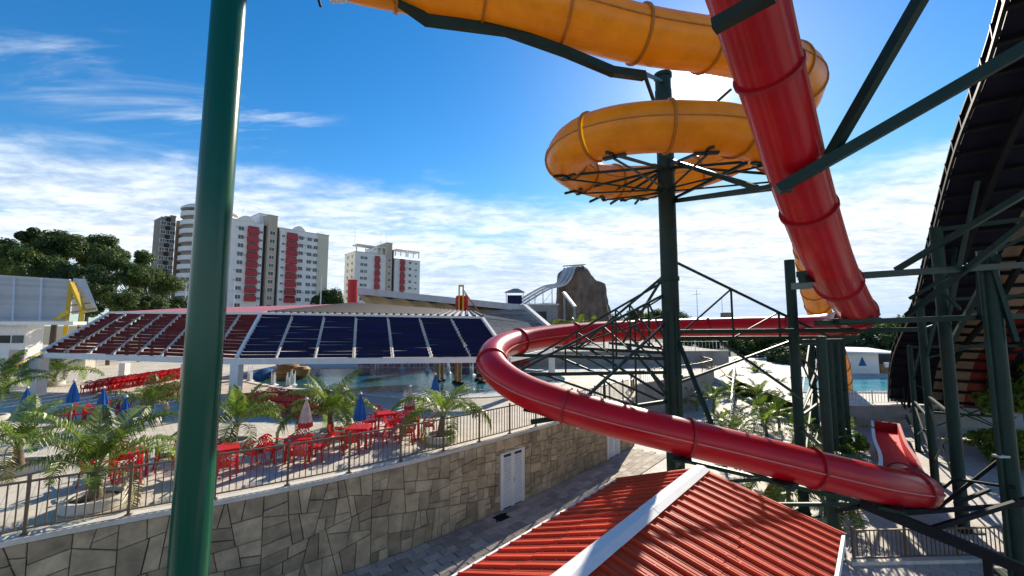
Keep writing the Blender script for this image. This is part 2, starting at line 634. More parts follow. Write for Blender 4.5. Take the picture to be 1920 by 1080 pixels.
def wall_at(u):
    u = max(0, min(ULEN - 1e-4, u))
    i = min(int(u / 0.25), len(WALL) - 2)
    while UL[i] > u:
        i -= 1
    while i < len(UL) - 2 and UL[i + 1] < u:
        i += 1
    t = (WALL[i + 1] - WALL[i])
    p = WALL[i] + t * ((u - UL[i]) / max(1e-6, t.length))
    ia, ib = max(0, i - 3), min(len(WALL) - 1, i + 4)
    d = (WALL[ib] - WALL[ia]).normalized()
    return p, d, V((d.y, -d.x, 0))          # point, direction, outward normal (towards the plaza)


def u_near(x, y):
    return min(((UL[i], (p - V((x, y, 0))).length) for i, p in enumerate(WALL)), key=lambda k: k[1])[0]


sw = thing('stone_wall', 'long retaining wall clad in crazy paving stones below the terrace railing', 'wall', (-2, 15.3, 0))
mb = MB()
rings = []
for i in range(0, len(WALL)):
    p, d, n = wall_at(UL[i])
    rings.append(mb.ring([p + V((0, 0, -0.02)), p + V((0, 0, TZ - 0.005)), p - n * 0.35 + V((0, 0, TZ - 0.005)), p - n * 0.35 + V((0, 0, -0.02))]))
mb.skin(rings)
mb.build('wall_core', M['mortar'], sw)
mb = MB()
prof = []
rings = []
for i in range(0, len(WALL)):
    p, d, n = wall_at(UL[i])
    rings.append(mb.ring([p + n * 0.075 + V((0, 0, TZ - 0.05)), p + n * 0.075 + V((0, 0, TZ + 0.07)), p - n * 0.26 + V((0, 0, TZ + 0.07)), p - n * 0.26 + V((0, 0, TZ - 0.05))]))
mb.skin(rings)
mb.build('coping', M['coping'], sw)

# Voronoi stones on the unrolled wall
U0 = u_near(-13.5, 6.5)
DOORS = [(gz(973, 953, 0.0), 0.62), (gz(1149, 856, 0.0), 0.66)]


def clip(poly, a, b, c):
    out = []
    for i in range(len(poly)):
        p, q = poly[i], poly[(i + 1) % len(poly)]
        dp, dq = a * p[0] + b * p[1] - c, a * q[0] + b * q[1] - c
        if dp <= 0:
            out.append(p)
        if dp * dq < 0:
            t = dp / (dp - dq)
            out.append((p[0] + (q[0] - p[0]) * t, p[1] + (q[1] - p[1]) * t))
    return out


def area(pl):
    return abs(sum(pl[i - 1][0] * pl[i][1] - pl[i][0] * pl[i - 1][1] for i in range(len(pl)))) / 2


def shrink(pl, d):
    n = len(pl)
    sg = 1 if sum(pl[i - 1][0] * pl[i][1] - pl[i][0] * pl[i - 1][1] for i in range(n)) > 0 else -1
    out = pl
    for i in range(n):
        p, q = pl[i], pl[(i + 1) % n]
        ex, ey = q[0] - p[0], q[1] - p[1]
        L = math.hypot(ex, ey)
        if L < 1e-6:
            continue
        nx, ny = ey / L * sg, -ex / L * sg
        out = clip(out, nx, ny, nx * p[0] + ny * p[1] - d)
        if len(out) < 3:
            return []
    return out


stones = []
RS = random.Random(19)


def split(pl, depth=0):
    cx = sum(p[0] for p in pl) / len(pl)
    cy = sum(p[1] for p in pl) / len(pl)
    k = min(1, max(0, (cx - U0) / (ULEN - U0)) * 1.5)
    A = area(pl)
    target = (0.46 - 0.25 * k) * RS.choice((.45, .75, 1.0, 1.35))
    w = max(p[0] for p in pl) - min(p[0] for p in pl)
    h = max(p[1] for p in pl) - min(p[1] for p in pl)
    if (A < target and max(w, h) < 1.3 - .4 * k) or A < .07:
        stones.append(pl)
        return
    f = RS.uniform(.34, .66)
    jit = (0.42 - 0.30 * k) * RS.uniform(-1, 1)
    if w > h * RS.uniform(.8, 1.25):
        a_ = (1.0, jit)
        x = min(p[0] for p in pl) + w * f
        c = a_[0] * x + a_[1] * cy
    else:
        a_ = (jit, 1.0)
        y = min(p[1] for p in pl) + h * f
        c = a_[0] * cx + a_[1] * y
    p1, p2 = clip(pl, a_[0], a_[1], c), clip(pl, -a_[0], -a_[1], -c)
    if len(p1) < 3 or len(p2) < 3 or depth > 14:
        stones.append(pl)
        return
    split(p1, depth + 1)
    split(p2, depth + 1)


u = U0
while u < ULEN - .3:
    v = min(ULEN - .02, u + RS.uniform(2.4, 3.4))
    split([(u, 0.0), (v, 0.0), (v, TZ - .06), (u, TZ - .06)])
    u = v
stones = [q for q in (shrink(p, RS.uniform(.006, .011)) for p in stones) if len(q) >= 3 and area(q) > .02]
print('STONES', len(stones))
stones.sort(key=lambda q: min(p[0] for p in q))
first = next(i for i, q in enumerate(stones) if q[0][0] > u_near(-12.0, 7.8))
stones = stones[first:]
rest = MB()
for si, pl in enumerate(stones):
    cu = sum(p[0] for p in pl) / len(pl)
    cv = sum(p[1] for p in pl) / len(pl)
    th = random.uniform(0.03, 0.065)
    mb = MB() if si < 300 else rest

    def P(u, v, h):
        p, d, n = wall_at(u)
        return p + n * h + V((0, 0, v))
    n = len(pl)
    r0 = mb.ring([P(u, v, -0.01) for u, v in pl])
    r1 = mb.ring([P(u, v, th - 0.012) for u, v in pl])
    r2 = mb.ring([P(cu + (u - cu) * (1 - 0.02 / max(.2, math.hypot(u - cu, v - cv))), cv + (v - cv) * (1 - 0.02 / max(.2, math.hypot(u - cu, v - cv))), th) for u, v in pl])
    mb.skin([r0, r1, r2], cap=True)
    if si < 300:
        mb.build('stone', M['stone'], sw)
if rest.v:
    rest.build('stone_facing', M['stone'], sw)['kind'] = 'stuff'

# two louvred doors in the wall
for k, (dp, dw) in enumerate(DOORS):
    uu = u_near(dp.x, dp.y)
    p, d, n = wall_at(uu)
    rz = math.atan2(d.y, d.x)
    t = thing('louvred_door', ['white louvred double service door near the middle of the stone wall', 'white service door at the far end of the stone wall'][k], 'door', p + n * 0.03, rz, 'service doors in the stone wall', local=True)
    hw, hh = dw, 2.12
    fr = MB()
    for sx in (-1, 1):
        fr.box((sx * (hw + 0.03), -0.04, hh / 2), (0.06, 0.09, hh))
    fr.box((0, -0.04, hh + 0.03), (2 * hw + 0.12, 0.09, 0.06))
    fr.build('door_frame', M['white'], t)
    for sx in (-1, 1):
        lf = MB()
        lf.box((sx * hw / 2, -0.035, hh / 2 + 0.01), (hw - 0.012, 0.02, hh - 0.04), mi=1)
        for q in (-1, 1):
            lf.box((sx * hw / 2 + q * (hw / 2 - 0.05), -0.06, hh / 2 + 0.01), (0.08, 0.03, hh - 0.05))
        leaf = lf.build('door_leaf', [M['white'], M['facade_dark']], t)
        sm = MB()
        sm.hexa([(-hw / 2 + .09, 0, -.034), (hw / 2 - .09, 0, -.034), (hw / 2 - .09, .035, .026), (-hw / 2 + .09, .035, .026),
                 (-hw / 2 + .09, -.010, -.028), (hw / 2 - .09, -.010, -.028), (hw / 2 - .09, .025, .032), (-hw / 2 + .09, .025, .032)])
        me = sm.mesh('louvre', M['white'])
        for i in range(21):
            put(me, 'louvre', leaf, V((sx * hw / 2, -0.075, 0.12 + i * 0.092)) - WP[leaf.name])
    hb = MB()
    hb.box((0.06, -0.09, 1.02), (0.03, 0.04, 0.16))
    hb.build('handle', M['steel_pale'], t)
lp = at(1106, 800, 24.0)
mb = MB()
uu = u_near(*gz(1106, 800, 2.3).xy)
p, d, n = wall_at(uu)
mb.beam(p + n * 0.07 + V((0, 0, 2.25)) - d * 0.5, p + n * 0.07 + V((0, 0, 2.25)) + d * 0.5, 0.09, 0.1)
tag(mb.build('wall_lamp', M['white']), 'short white tube lamp fixed to the stone wall beside the far door', 'lamp')

# grey pavers along the foot of the wall
path = MB()
rings = []
ups = [U0 + 1 + i * 0.5 for i in range(int((ULEN - U0 - 2) / 0.5))]
for u in ups:
    p, d, n = wall_at(u)
    rings.append(path.ring([p + n * 0.06 + V((0, 0, 0.004)), p + n * 2.3 + V((0, 0, 0.004))]))
path.skin(rings, cap=False, closed=False)
pathway = struct(path.build('wall_path', M['mortar']))
pm = MB()
pm.box((0, 0, 0.018), (0.578, 0.355, 0.036))
pme = pm.mesh('paver', M['paver'])
cnt = 0
u = u_near(-6.5, 11.7)
col = 0
while cnt < 300 and u < ULEN - 0.4:
    p, d, n = wall_at(u)
    rz = math.atan2(d.y, d.x)
    for r in range(6):
        uu = u + (0.3 if r % 2 else 0)
        p, d, n = wall_at(uu)
        w = p + n * (0.26 + 0.37 * r)
        o = put(pme, 'paver', pathway, w - WP[pathway.name] + V((0, 0, random.uniform(-0.004, 0.003))), (0, 0, rz + random.uniform(-.008, .008)))
        cnt += 1
    u += 0.595
# drain grates
dg = thing('drain_grate', 'small black drain grate set in the path at the foot of the stone wall', 'grate', gz(940, 970, 0.036))
mb = MB()
c = gz(940, 970, 0.04)
for i in range(6):
    mb.box(c + V((0, -0.2 + i * 0.08, 0.004)), (0.5, 0.03, 0.016), R(45))
mb.box(c, (0.52, 0.46, 0.006), R(45))
mb.build('grate', M['black'], dg)


# ------------------------------------------------------------------ fences
def fence(name, label, pts, h=1.1, step=0.16, post=1.7, m=None, group=None, r=0.011, panel=False):
    m = m or M['fence']
    t = thing(name, label, 'railing', pts[0], group=group)
    mb = MB()
    mb.sweep([p + V((0, 0, h)) for p in pts], [(-.028, -.02), (.028, -.02), (.028, .02), (-.028, .02)])
    mb.build('top_rail', m, t)
    mb = MB()
    mb.sweep([p + V((0, 0, 0.12)) for p in pts], [(-.018, -.015), (.018, -.015), (.018, .015), (-.018, .015)])
    mb.build('bottom_rail', m, t)
    bm_ = MB()
    bm_.box((0, 0, (h - 0.12) / 2), (r * 2, r * 2, h - 0.15))
    bme = bm_.mesh('baluster', m)
    pm_ = MB()
    pm_.box((0, 0, (h + 0.10) / 2), (0.055, 0.055, h + 0.10))
    pm_.box((0, 0, 0.005), (0.13, 0.13, 0.012))
    pm_.box((0, 0, h + 0.11), (0.065, 0.065, 0.02))
    pme_ = pm_.mesh('post', m)
    ps = resample(pts, step)
    k = max(1, round(post / step))
    for i, p in enumerate(ps):
        q = ps[min(i + 1, len(ps) - 1)] - ps[max(i - 1, 0)]
        rz = math.atan2(q.y, q.x)
        if i % k == 0:
            put(pme_, 'post', t, p - pts[0], (0, 0, rz))
        else:
            put(bme, 'baluster', t, p - pts[0] + V((0, 0, 0.13)), (0, 0, rz))
    return t


fp = []
for i in range(len(WALL)):
    if UL[i] < u_near(-13.0, 7.0):
        continue
    p, d, n = wall_at(UL[i])
    fp.append(p - n * 0.10 + V((0, 0, TZ + 0.07)))
fence('terrace_railing', 'long bronze railing standing on the coping of the stone wall', fp, h=1.1, step=0.15, post=1.65)
bp = [p + V((-0.12, 0, TZ)) for p in BACK if 25.6 < p.y < 62]
fence('terrace_railing', 'bronze railing round the far corner of the terrace behind the red slide ring', bp, h=1.05, step=0.25, post=2.0)
fence('plaza_railing', 'low railing across the white paving at the bottom right below the red tube', [V((10.55 + i * 0.5, 13.35 + 0.02 * i, 0.0)) for i in range(16)], h=0.92, step=0.14, post=1.7)
mb = MB()
mb.beam((10.3, 13.25, 0.05), (18.4, 13.55, 0.05), 0.25, 0.10)
struct(mb.build('plaza_kerb', M['coping']))

# retaining walls of the middle distance
rw = thing('retaining_wall', 'grey concrete retaining wall behind the centre pole below the upper terrace', 'wall', (9, 30.5, 0))
mb = MB()
rings = []
for i, p in enumerate(BACK):
    q = BACK[min(i + 1, len(BACK) - 1)] - BACK[max(i - 1, 0)]
    n = V((q.y, -q.x, 0)).normalized()
    rings.append(mb.ring([p + n * 0.03 + V((0, 0, -0.02)), p + n * 0.03 + V((0, 0, TZ + 0.03)), p - n * 0.25 + V((0, 0, TZ + 0.03)), p - n * 0.25 + V((0, 0, -0.02))]))
mb.skin(rings)
mb.build('wall_panel', M['concrete'], rw)
mb = MB()
mb.skin([mb.ring([p + n * 0.0 + V((0, 0, z)) + V((dx, 0, 0)) for dx, z in ((-.3, TZ + .034), (.08, TZ + .034), (.08, TZ + .12), (-.3, TZ + .12))]) for p in BACK])
mb.build('coping', M['tan_wall'], rw)
# upper wall with its level
UPZ = 4.3
up0, up1 = at(955, 690, 43), at(1372, 690, 45)
mb = MB()
a, b = V((up0.x - 6, 44, TZ)), V((up1.x, 45.5, TZ))
mb.hexa([a, b, b + V((0, 30, 0)), a + V((0, 30, 0)), a + V((0, 0, UPZ - TZ)), b + V((0, 0, UPZ - TZ)), b + V((0, 30, UPZ - TZ)), a + V((0, 30, UPZ - TZ))])
tag(mb.build('retaining_wall', M['concrete']), 'far grey retaining wall across the back of the pool terrace under the upper level', 'wall')
mb = MB()
mb.beam(a + V((0, .05, UPZ - TZ + .05)), b + V((0, .05, UPZ - TZ + .05)), 0.4, 0.08)
struct(mb.build('upper_kerb', M['coping']))
fence('upper_railing', 'thin railing along the edge of the far upper level', [lerp(a, b, i / 40) + V((0, 0.1, UPZ - TZ + 0.09)) for i in range(41)], h=1.0, step=0.4, post=2.4, m=M['white'])
# ramp up from the plaza and low tan walls
rp = thing('ramp', 'pale sloping ramp with side rail rising from the palm plaza', 'ramp', gz(1325, 762, 0))
r0, r1 = gz(1330, 770, 0.02), V((25.5, 51, 1.9))
mb = MB()
s = V((1.5, -0.9, 0))
mb.hexa([V((r0.x, r0.y, -.01)) - s, V((r0.x, r0.y, -.01)) + s, V((r1.x, r1.y, -.01)) + s, V((r1.x, r1.y, -.01)) - s, r0 - s, r0 + s, r1 + s, r1 - s])
mb.build('ramp_slab', M['plaza'], rp)
for sgn in (-1, 1):
    mb = MB()
    for k in range(14):
        q = lerp(r0, r1, k / 13) + s * 0.95 * sgn
        mb.beam(q, q + V((0, 0, 1.0)), 0.04)
    mb.beam(r0 + s * .95 * sgn + V((0, 0, 1.0)), r1 + s * .95 * sgn + V((0, 0, 1.0)), 0.06)
    mb.beam(r0 + s * .95 * sgn + V((0, 0, .5)), r1 + s * .95 * sgn + V((0, 0, .5)), 0.04)
    mb.build('side_rail', M['white'], rp)
def lowwall(label, p, q, h, m, w=0.3, name='low_wall'):
    t = thing(name, label, 'wall', p)
    mb = MB(); mb.beam(V(p) + V((0, 0, h / 2 - .02)), V(q) + V((0, 0, h / 2 - .02)), w, h); mb.build('wall_panel', m, t)
    mb = MB(); mb.beam(V(p) + V((0, 0, h + .015)), V(q) + V((0, 0, h + .015)), w + .06, .07); mb.build('coping', M['coping'], t)
    return t
lowwall('low tan wall across the far end of the palm plaza', (27.5, 54, 0), (35, 55.5, 0), 1.2, M['tan_wall'])
lowwall('low tan planter wall between the palm plaza and the slide walkway', gz(1425, 965, 0), gz(1512, 792, 0), 0.85, M['tan_wall'])
lowwall('short grey wall far left of the ramp', (19.5, 41, 0), (24.5, 54, 0), 2.3, M['concrete'])

# raised pool deck at the right
DZ = 1.5
mb = MB()
mb.face([(20.5, 30, DZ), (60, 30, DZ), (60, 75, DZ), (30, 75, DZ)])
struct(mb.build('pool_deck', M['plaza']))
lowwall('grey retaining wall under the turquoise pool deck', (20.4, 29.9, 0), (60, 29.9, 0), DZ + .02, M['concrete'], 0.25, 'retaining_wall')
fence('deck_railing', 'white railing in front of the turquoise pool', [V((20.8 + i * .5, 30.3, DZ + .04)) for i in range(18)], h=0.9, step=0.22, post=1.8, m=M['white'])
q = [gz(1585, 733, DZ + .02), gz(1672, 738, DZ + .02), gz(1672, 708, DZ + .02), gz(1560, 708, DZ + .02)]
mb = MB()
mb.face([V((x, y, DZ + .02)) for x, y in ((24, 35.5), (36, 35.2), (44, 45), (30, 45.5))])
struct(mb.build('swimming_pool_water', M['pool2']))
mb = MB()
c4 = [V((x, y, DZ + .03)) for x, y in ((24, 35.5), (36, 35.2), (44, 45), (30, 45.5))]
for i in range(4):
    mb.beam(c4[i], c4[(i + 1) % 4], 0.45, 0.12)
struct(mb.build('pool_edge', M['coping']))

# main pool
mb = MB()
POOL = cr([V((-21, 33, 0)), V((-16, 29.5, 0)), V((-11.5, 28.2, 0)), V((-6.5, 26.0, 0)), V((-1.0, 26.3, 0)), V((3.0, 30, 0)), V((4.5, 36, 0)), V((0, 42.5, 0)), V((-12, 43.5, 0)), V((-21, 42, 0)), V((-24, 37, 0)), V((-21, 33, 0))], step=0.6)
mb.face([V((p.x, p.y, TZ + 0.012)) for p in POOL])
struct(mb.build('wave_pool_water', M['pool']))
mb = MB()
mb.sweep([V((p.x, p.y, TZ + 0.02)) for p in POOL + POOL[:1]], [(-.22, -.02), (.22, -.02), (.22, .04), (-.22, .04)])
struct(mb.build('wave_pool_edge', M['coping']))
random.seed(5)
mb = MB()          # foam ripples along the near edge
for i, p in enumerate(POOL):
    if p.y < 31 and p.x > -9:
        for k in range(70):
            q = p + V((random.uniform(-.5, .5), .15 + abs(random.gauss(0, .75)), 0))
            w = random.uniform(.10, .42)
            mb.face([V((q.x - w, q.y, TZ + .02)), V((q.x, q.y - .05, TZ + .021)), V((q.x + w, q.y + random.uniform(-.08, .08), TZ + .02)), V((q.x, q.y + .06, TZ + .022))])
o = mb.build('pool_foam', M['foam'])
o['kind'] = 'stuff'


# ------------------------------------------------------------------ foreground post
def pole_thing(name, label, p, q, r, m, cat='post', n=40):
    t = thing(name, label, cat, p)
    mb = MB()
    mb.rod(p, q, r, n=n)
    mb.build('shaft', m, t, True)
    return t
a, b = at(454, -330, 3.02), at(345, 1180, 2.82)
d = (b - a).normalized()
g0 = b + d * (b.z / -d.z)
pole_thing('steel_post', 'thick glossy bottle green post standing close in the left foreground', g0, a, 0.112, M['green_post'], n=64)

# ------------------------------------------------------------------ tubes
def tube_prof(r, n=22):
    out = []
    for i in range(n):
        a = 2 * math.pi * (i + 0.5) / n
        out.append((math.cos(a) * r, math.sin(a) * r))
    return out


def tube_slide(name, label, ctrl, r, seclen, m, me_, loc):
    t = thing(name, label, 'water slide', loc)
    pts = cr([at(*c) for c in ctrl], step=0.22, n=24)
    k = round(seclen / 0.22)
    pr = tube_prof(r)
    i = 0
    while i < len(pts) - 3:
        j = min(i + k, len(pts) - 1)
        if len(pts) - 1 - j < 4:
            j = len(pts) - 1
        seg = pts[i:j + 1]
        mb = MB()
        mb.sweep(seg, pr, cap=False)
        o = mb.build('tube_section', m, t, 35)
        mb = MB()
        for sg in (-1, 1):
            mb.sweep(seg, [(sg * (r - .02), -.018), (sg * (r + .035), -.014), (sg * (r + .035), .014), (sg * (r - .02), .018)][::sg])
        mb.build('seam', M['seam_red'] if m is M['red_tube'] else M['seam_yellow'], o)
        a0, a1 = pts[max(j - 1, 0)], pts[j]
        tt = (a1 - a0).normalized()
        mb = MB()
        fr = [(math.cos(6.28318 * q / 28), math.sin(6.28318 * q / 28)) for q in range(28)]
        mb.sweep([a1 - tt * .035, a1 - tt * .035 + tt * 1e-4, a1 + tt * .035, a1 + tt * .0351], fr, cap=False, scale=[r - .01, r + .062, r + .062, r - .01])
        a_ = tt.cross(V((0, 0, 1))).normalized(); b_ = a_.cross(tt)
        for q in range(18):
            c_ = a1 + (a_ * math.cos(q * .349) + b_ * math.sin(q * .349)) * (r + .035)
            mb.rod(c_ - tt * .05, c_ + tt * .05, .012, n=6)
        mb.build('flange', me_, t, 30)
        i = j
    return t, pts


RED = [(1335, -260, 4.5), (1402, 0, 6.1), (1462, 210, 7.6), (1502, 350, 8.7), (1546, 478, 10.1), (1581, 545, 11.8), (1606, 582, 13.6), (1610, 594, 15.4), (1572, 607, 17.6),
       (1500, 613, 19.3), (1385, 614, 20.7), (1245, 617, 21.2), (1100, 624, 20.4), (990, 636, 18.5), (932, 655, 16.3), (926, 688, 14.5), (985, 733, 13.3),
       (1110, 775, 12.5), (1250, 811, 12.0), (1400, 847, 11.9), (1550, 884, 11.9), (1660, 910, 12.1), (1722, 920, 12.9), (1722, 915, 14.2), (1704, 903, 16.0), (1690, 893, 18.0)]
red, redpts = tube_slide('tube_slide', 'long red enclosed tube slide coiling round the green centre pole', RED, 0.51, 3.6, M['red_tube'], M['red_edge'], (12, 14, 0))
YEL = [(380, -230, 8.2), (600, -85, 8.9), (760, -38, 9.5), (900, -8, 10.0), (1050, 28, 10.4), (1200, 66, 10.9), (1350, 90, 11.6), (1462, 116, 13.0), (1506, 150, 14.8),
       (1476, 222, 17.0), (1370, 300, 18.4), (1250, 336, 18.6), (1135, 340, 17.4), (1068, 312, 15.2), (1078, 275, 12.9), (1150, 247, 11.9), (1270, 238, 11.6), (1390, 250, 11.9),
       (1475, 300, 13.8), (1508, 390, 18.0), (1519, 480, 24.0), (1529, 560, 29.0), (1552, 630, 32.0), (1574, 690, 35.0), (1579, 745, 38.0)]
yel, yelpts = tube_slide('tube_slide', 'yellow enclosed tube slide spiralling high above the red one', YEL, 0.73, 2.1, M['yellow_tube'], M['yellow_edge'], (10, 14, 0))

# open red run-out troughs on the ground
def trough(label, path, w=0.64, h=0.6, m=None, loc=None):
    t = thing('slide_trough', label, 'water slide', loc or path[0], group='open run-out troughs')
    pts = cr(path, step=0.8)
    pr = [(-w, 0), (w, 0), (w + .05, h), (w - .06, h), (w - .10, .10), (0, .06), (-w + .10, .10), (-w + .06, h), (-w - .05, h)]
    mb = MB(); mb.sweep(pts, pr); mb.build('trough_channel', m or M['red_matte'], t)
    for sg in (-1, 1):
        mb = MB()
        mb.sweep(pts, [(sg * w - .075, h + .002), (sg * w + .075, h + .002), (sg * w + .075, h + .04), (sg * w - .075, h + .04)])
        mb.build('trough_rim', M['white'] if sg < 0 else M['red_edge'], t)
    mb = MB()
    e = pts[-1]; d = (pts[-1] - pts[-2]).normalized()
    mb.beam(e + d * .05 + V((d.y, -d.x, 0)) * (w + .08) + V((0, 0, h / 2)), e + d * .05 - V((d.y, -d.x, 0)) * (w + .08) + V((0, 0, h / 2)), .1, h + .06)
    mb.build('end_stop', M['red_edge'], t)
    mb = MB()
    for p in pts[2::5]:
        mb.box(p + V((0, 0, -p.z / 2 - .01)), (0.2, 0.2, max(.04, p.z)))
    mb.build('trough_foot', M['green_steel'], t)
    return t
t0 = at(1690, 893, 18.0)
trough('open red trough with white rim running away from the end of the red tube', [t0 + V((0, 0, -.45)), V((18.4, 20.2, 0.36)), V((21.0, 23.5, .25)), V((25.0, 28.2, .2))])
trough('pinkish red trough at the right edge beyond the tall green leg', [gz(1960, 880, .3), gz(1915, 848, .3), gz(1878, 822, .3)], loc=gz(1915, 848, 0))

# ------------------------------------------------------------------ centre pole with its arms
PX, PY = 6.25, 16.2
ptop = at(1243, 140, PY).z
cp = thing('slide_support_tower', 'tall round green centre pole with fans of steel arms carrying both tube slides', 'support tower', (PX, PY, 0))
mb = MB()
mb.lathe([(0.33, 0), (0.33, ptop - 0.7), (.31, ptop - .7), (.31, ptop - .15), (.36, ptop - .15), (.36, ptop)], (PX, PY, 0), 32)
mb.build('pole', M['green_steel'], cp, 30)
mb = MB()
mb.lathe([(0.62, 0), (.62, .05), (.36, .06), (.36, .4), (.33, .4)], (PX, PY, 0), 24)
mb.build('base_plate', M['green_steel'], cp, 30)
for zc0 in (3.1, 5.2, 6.2, 9.0, at(1250, 345, PY).z - .3, at(1250, 345, PY).z + .5):
    mb = MB()
    mb.lathe([(.33, zc0), (.37, zc0), (.37, zc0 + .16), (.33, zc0 + .16)], (PX, PY, 0), 32, cap=False)
    mb.build('collar', M['green_steel'], cp, 30)
for dx in (-.34, .05):
    mb = MB()
    mb.rod((PX + dx, PY - .36, 0.1), (PX + dx, PY - .36, 7.8), .035, n=6)
    mb.build('drain_pipe', M['green_steel'], cp)


def strut(p, q, w, parent, h=None, m=None):
    mb = MB(); mb.beam(p, q, w, h); mb.build('strut', m or M['green_steel'], parent)


def nearest(pts, ang, cond):
    best = None
    for p in pts:
        if not cond(p):
            continue
        a = math.atan2(p.y - PY, p.x - PX)
        d = abs((a - ang + math.pi) % (2 * math.pi) - math.pi)
        if best is None or d < best[0]:
            best = (d, p)
    return best[1]


iy = min(range(len(redpts)), key=lambda i: (redpts[i] - at(1606, 582, 13.6)).length)
ie = min(range(len(redpts)), key=lambda i: (redpts[i] - at(1660, 910, 12.1)).length)
ring_red = redpts[iy:ie]
for deg in (6, 104, 136, 162, 188, 212, 250, 285, 314):
    p = nearest(ring_red, R(deg), lambda q: True)
    o = V((p.x - PX, p.y - PY, 0)); L = o.length; o.normalize()
    s0 = V((PX, PY, 0)) + o * 0.3
    tb = V((p.x, p.y, p.z - 0.62))
    zz = tb.z
    cr_ = o.cross(V((0, 0, 1)))
    tail = tb + o * 0.55
    nearside = 230 < deg < 330
    strut(V((s0.x, s0.y, zz)), tail, .11, cp, .13)                       # bottom chord
    if nearside:
        strut(V((s0.x, s0.y, zz - 1.6)), tb - o * 0.2, .10, cp)
        mb = MB(); mb.beam(tb - cr_ * .0 + V((0, 0, .06)), tb + o * .5 + V((0, 0, .06)), .5, .06); mb.build('saddle', M['green_steel'], cp)
        continue
    hi = V((s0.x, s0.y, zz + 3.0))
    knee = lerp(V((s0.x, s0.y, zz + 3.0)), tb - o * 0.9, .06)
    strut(hi, tb - o * 0.75, .085, cp)                                   # top chord, sloping
    for f in (0.35, 0.66):
        b0 = lerp(V((s0.x, s0.y, zz)), tb - o * 0.75, f)
        t0_ = lerp(hi, tb - o * 0.75, f)
        strut(b0, t0_, .06, cp)
    strut(V((s0.x, s0.y, zz + .1)), lerp(hi, tb - o * .75, .35), .06, cp)
    strut(lerp(V((s0.x, s0.y, zz)), tb - o * .75, .35), lerp(hi, tb - o * .75, .66), .05, cp)
    strut(V((s0.x, s0.y, zz - 1.7)), lerp(V((s0.x, s0.y, zz)), tb, .72), .085, cp)   # lower brace
    if deg in (136, 188):
        strut(V((s0.x, s0.y, zz + 2.2)), tb + cr_ * 1.1 - o * .3, .05, cp)
iya = min(range(len(yelpts)), key=lambda i: (yelpts[i] - at(1370, 300, 18.4)).length)
iyb = min(range(len(yelpts)), key=lambda i: (yelpts[i] - at(1475, 300, 13.8)).length)
ring_y = yelpts[iya:iyb]
zc = at(1250, 345, PY).z
for k, deg in enumerate((70, 102, 130, 156, 182, 208, 234, 262, 290, 320)):
    p = nearest(ring_y, R(deg), lambda q: True)
    o = V((p.x - PX, p.y - PY, 0)); o.normalize()
    s0 = V((PX, PY, 0)) + o * 0.3
    tb = V((p.x, p.y, p.z - 0.85))
    strut(V((s0.x, s0.y, zc + .55 + .1 * (k % 2))), tb + o * .6, .07, cp, .09)
    strut(V((s0.x, s0.y, zc - .25 - .1 * (k % 2))), tb + o * .05, .055, cp)
    cr_ = o.cross(V((0, 0, 1)))
    mb = MB(); mb.beam(tb - cr_ * .35 + V((0, 0, .07)), tb + cr_ * .35 + V((0, 0, .07)), .16, .06); mb.build('saddle', M['green_steel'], cp)
# long arms from the pole to the steep red tube
strut(V((PX + .3, PY - .1, at(1265, 378, PY).z)), at(1445, 352, 10.0), .13, cp, .16)
strut(V((PX + .3, PY - .1, at(1265, 372, PY).z)), at(1400, 305, 12.4), .09, cp)
strut(at(1255, 300, PY - .3), at(1418, 352, 10.6), .12, cp, .14)
strut(at(1208, 138, 11.2), at(1226, 190, 12.3), .09, cp)
strut(at(1370, 168, 14.2), at(1345, 190, 13.8), .08, cp)
strut(V((PX, PY, ptop - .3)), at(1208, 138, 11.2), .09, cp)

# dark beam under the upper yellow run
yb = thing('slide_beam', 'dark green curved box beam under the upper run of the yellow tube', 'beam', at(1000, 60, 10.3))
pts = [at(720, -40, 9.0), at(750, 2, 9.4), at(800, 38, 9.75), at(950, 58, 10.2), at(1060, 97, 10.5), at(1148, 134, 10.8), at(1205, 142, 11.2)]
for p, q in zip(pts, pts[1:]):
    e_ = (q - p).normalized() * .055
    mb = MB(); mb.beam(p - e_, q + e_, .2, .22); mb.build('beam_segment', M['green_steel'], yb)
mb = MB()
for i, (px, py) in enumerate(((800, 40), (938, 60), (1042, 92))):
    mb.lathe([(.02, 0), (.05, .03), (.05, .07), (.02, .09)], at(px, py, 10.0 + .2 * i), 8)
mb.build('bolt', M['steel_pale'], yb)

# ------------------------------------------------------------------ big frame bars at the top right
fr = thing('slide_bracing', 'large green steel bars bracing the steep red tube to the right', 'bracing', at(1500, 330, 8.8))
def bar(a, b, w, h=None, nm='bar', par=None, m=None):
    mb = MB(); mb.beam(at(*a), at(*b), w, h); return mb.build(nm, m or M['green_steel'], par or fr)
bar((1458, 356, 8.05), (1960, 68, 6.4), .25, .2)
bar((1556, 292, 7.75), (1748, -40, 6.2), .175, .175)
bar((1338, 50, 5.8), (1450, -12, 5.25), .2, .17)
bar((1425, 355, 9.2), (1500, 335, 8.15), .16, .09)
mb = MB(); c = at(1474, 352, 8.0); mb.box(c, (.22, .10, .17), R(20)); mb.build('bracket', M['green_steel'], fr)
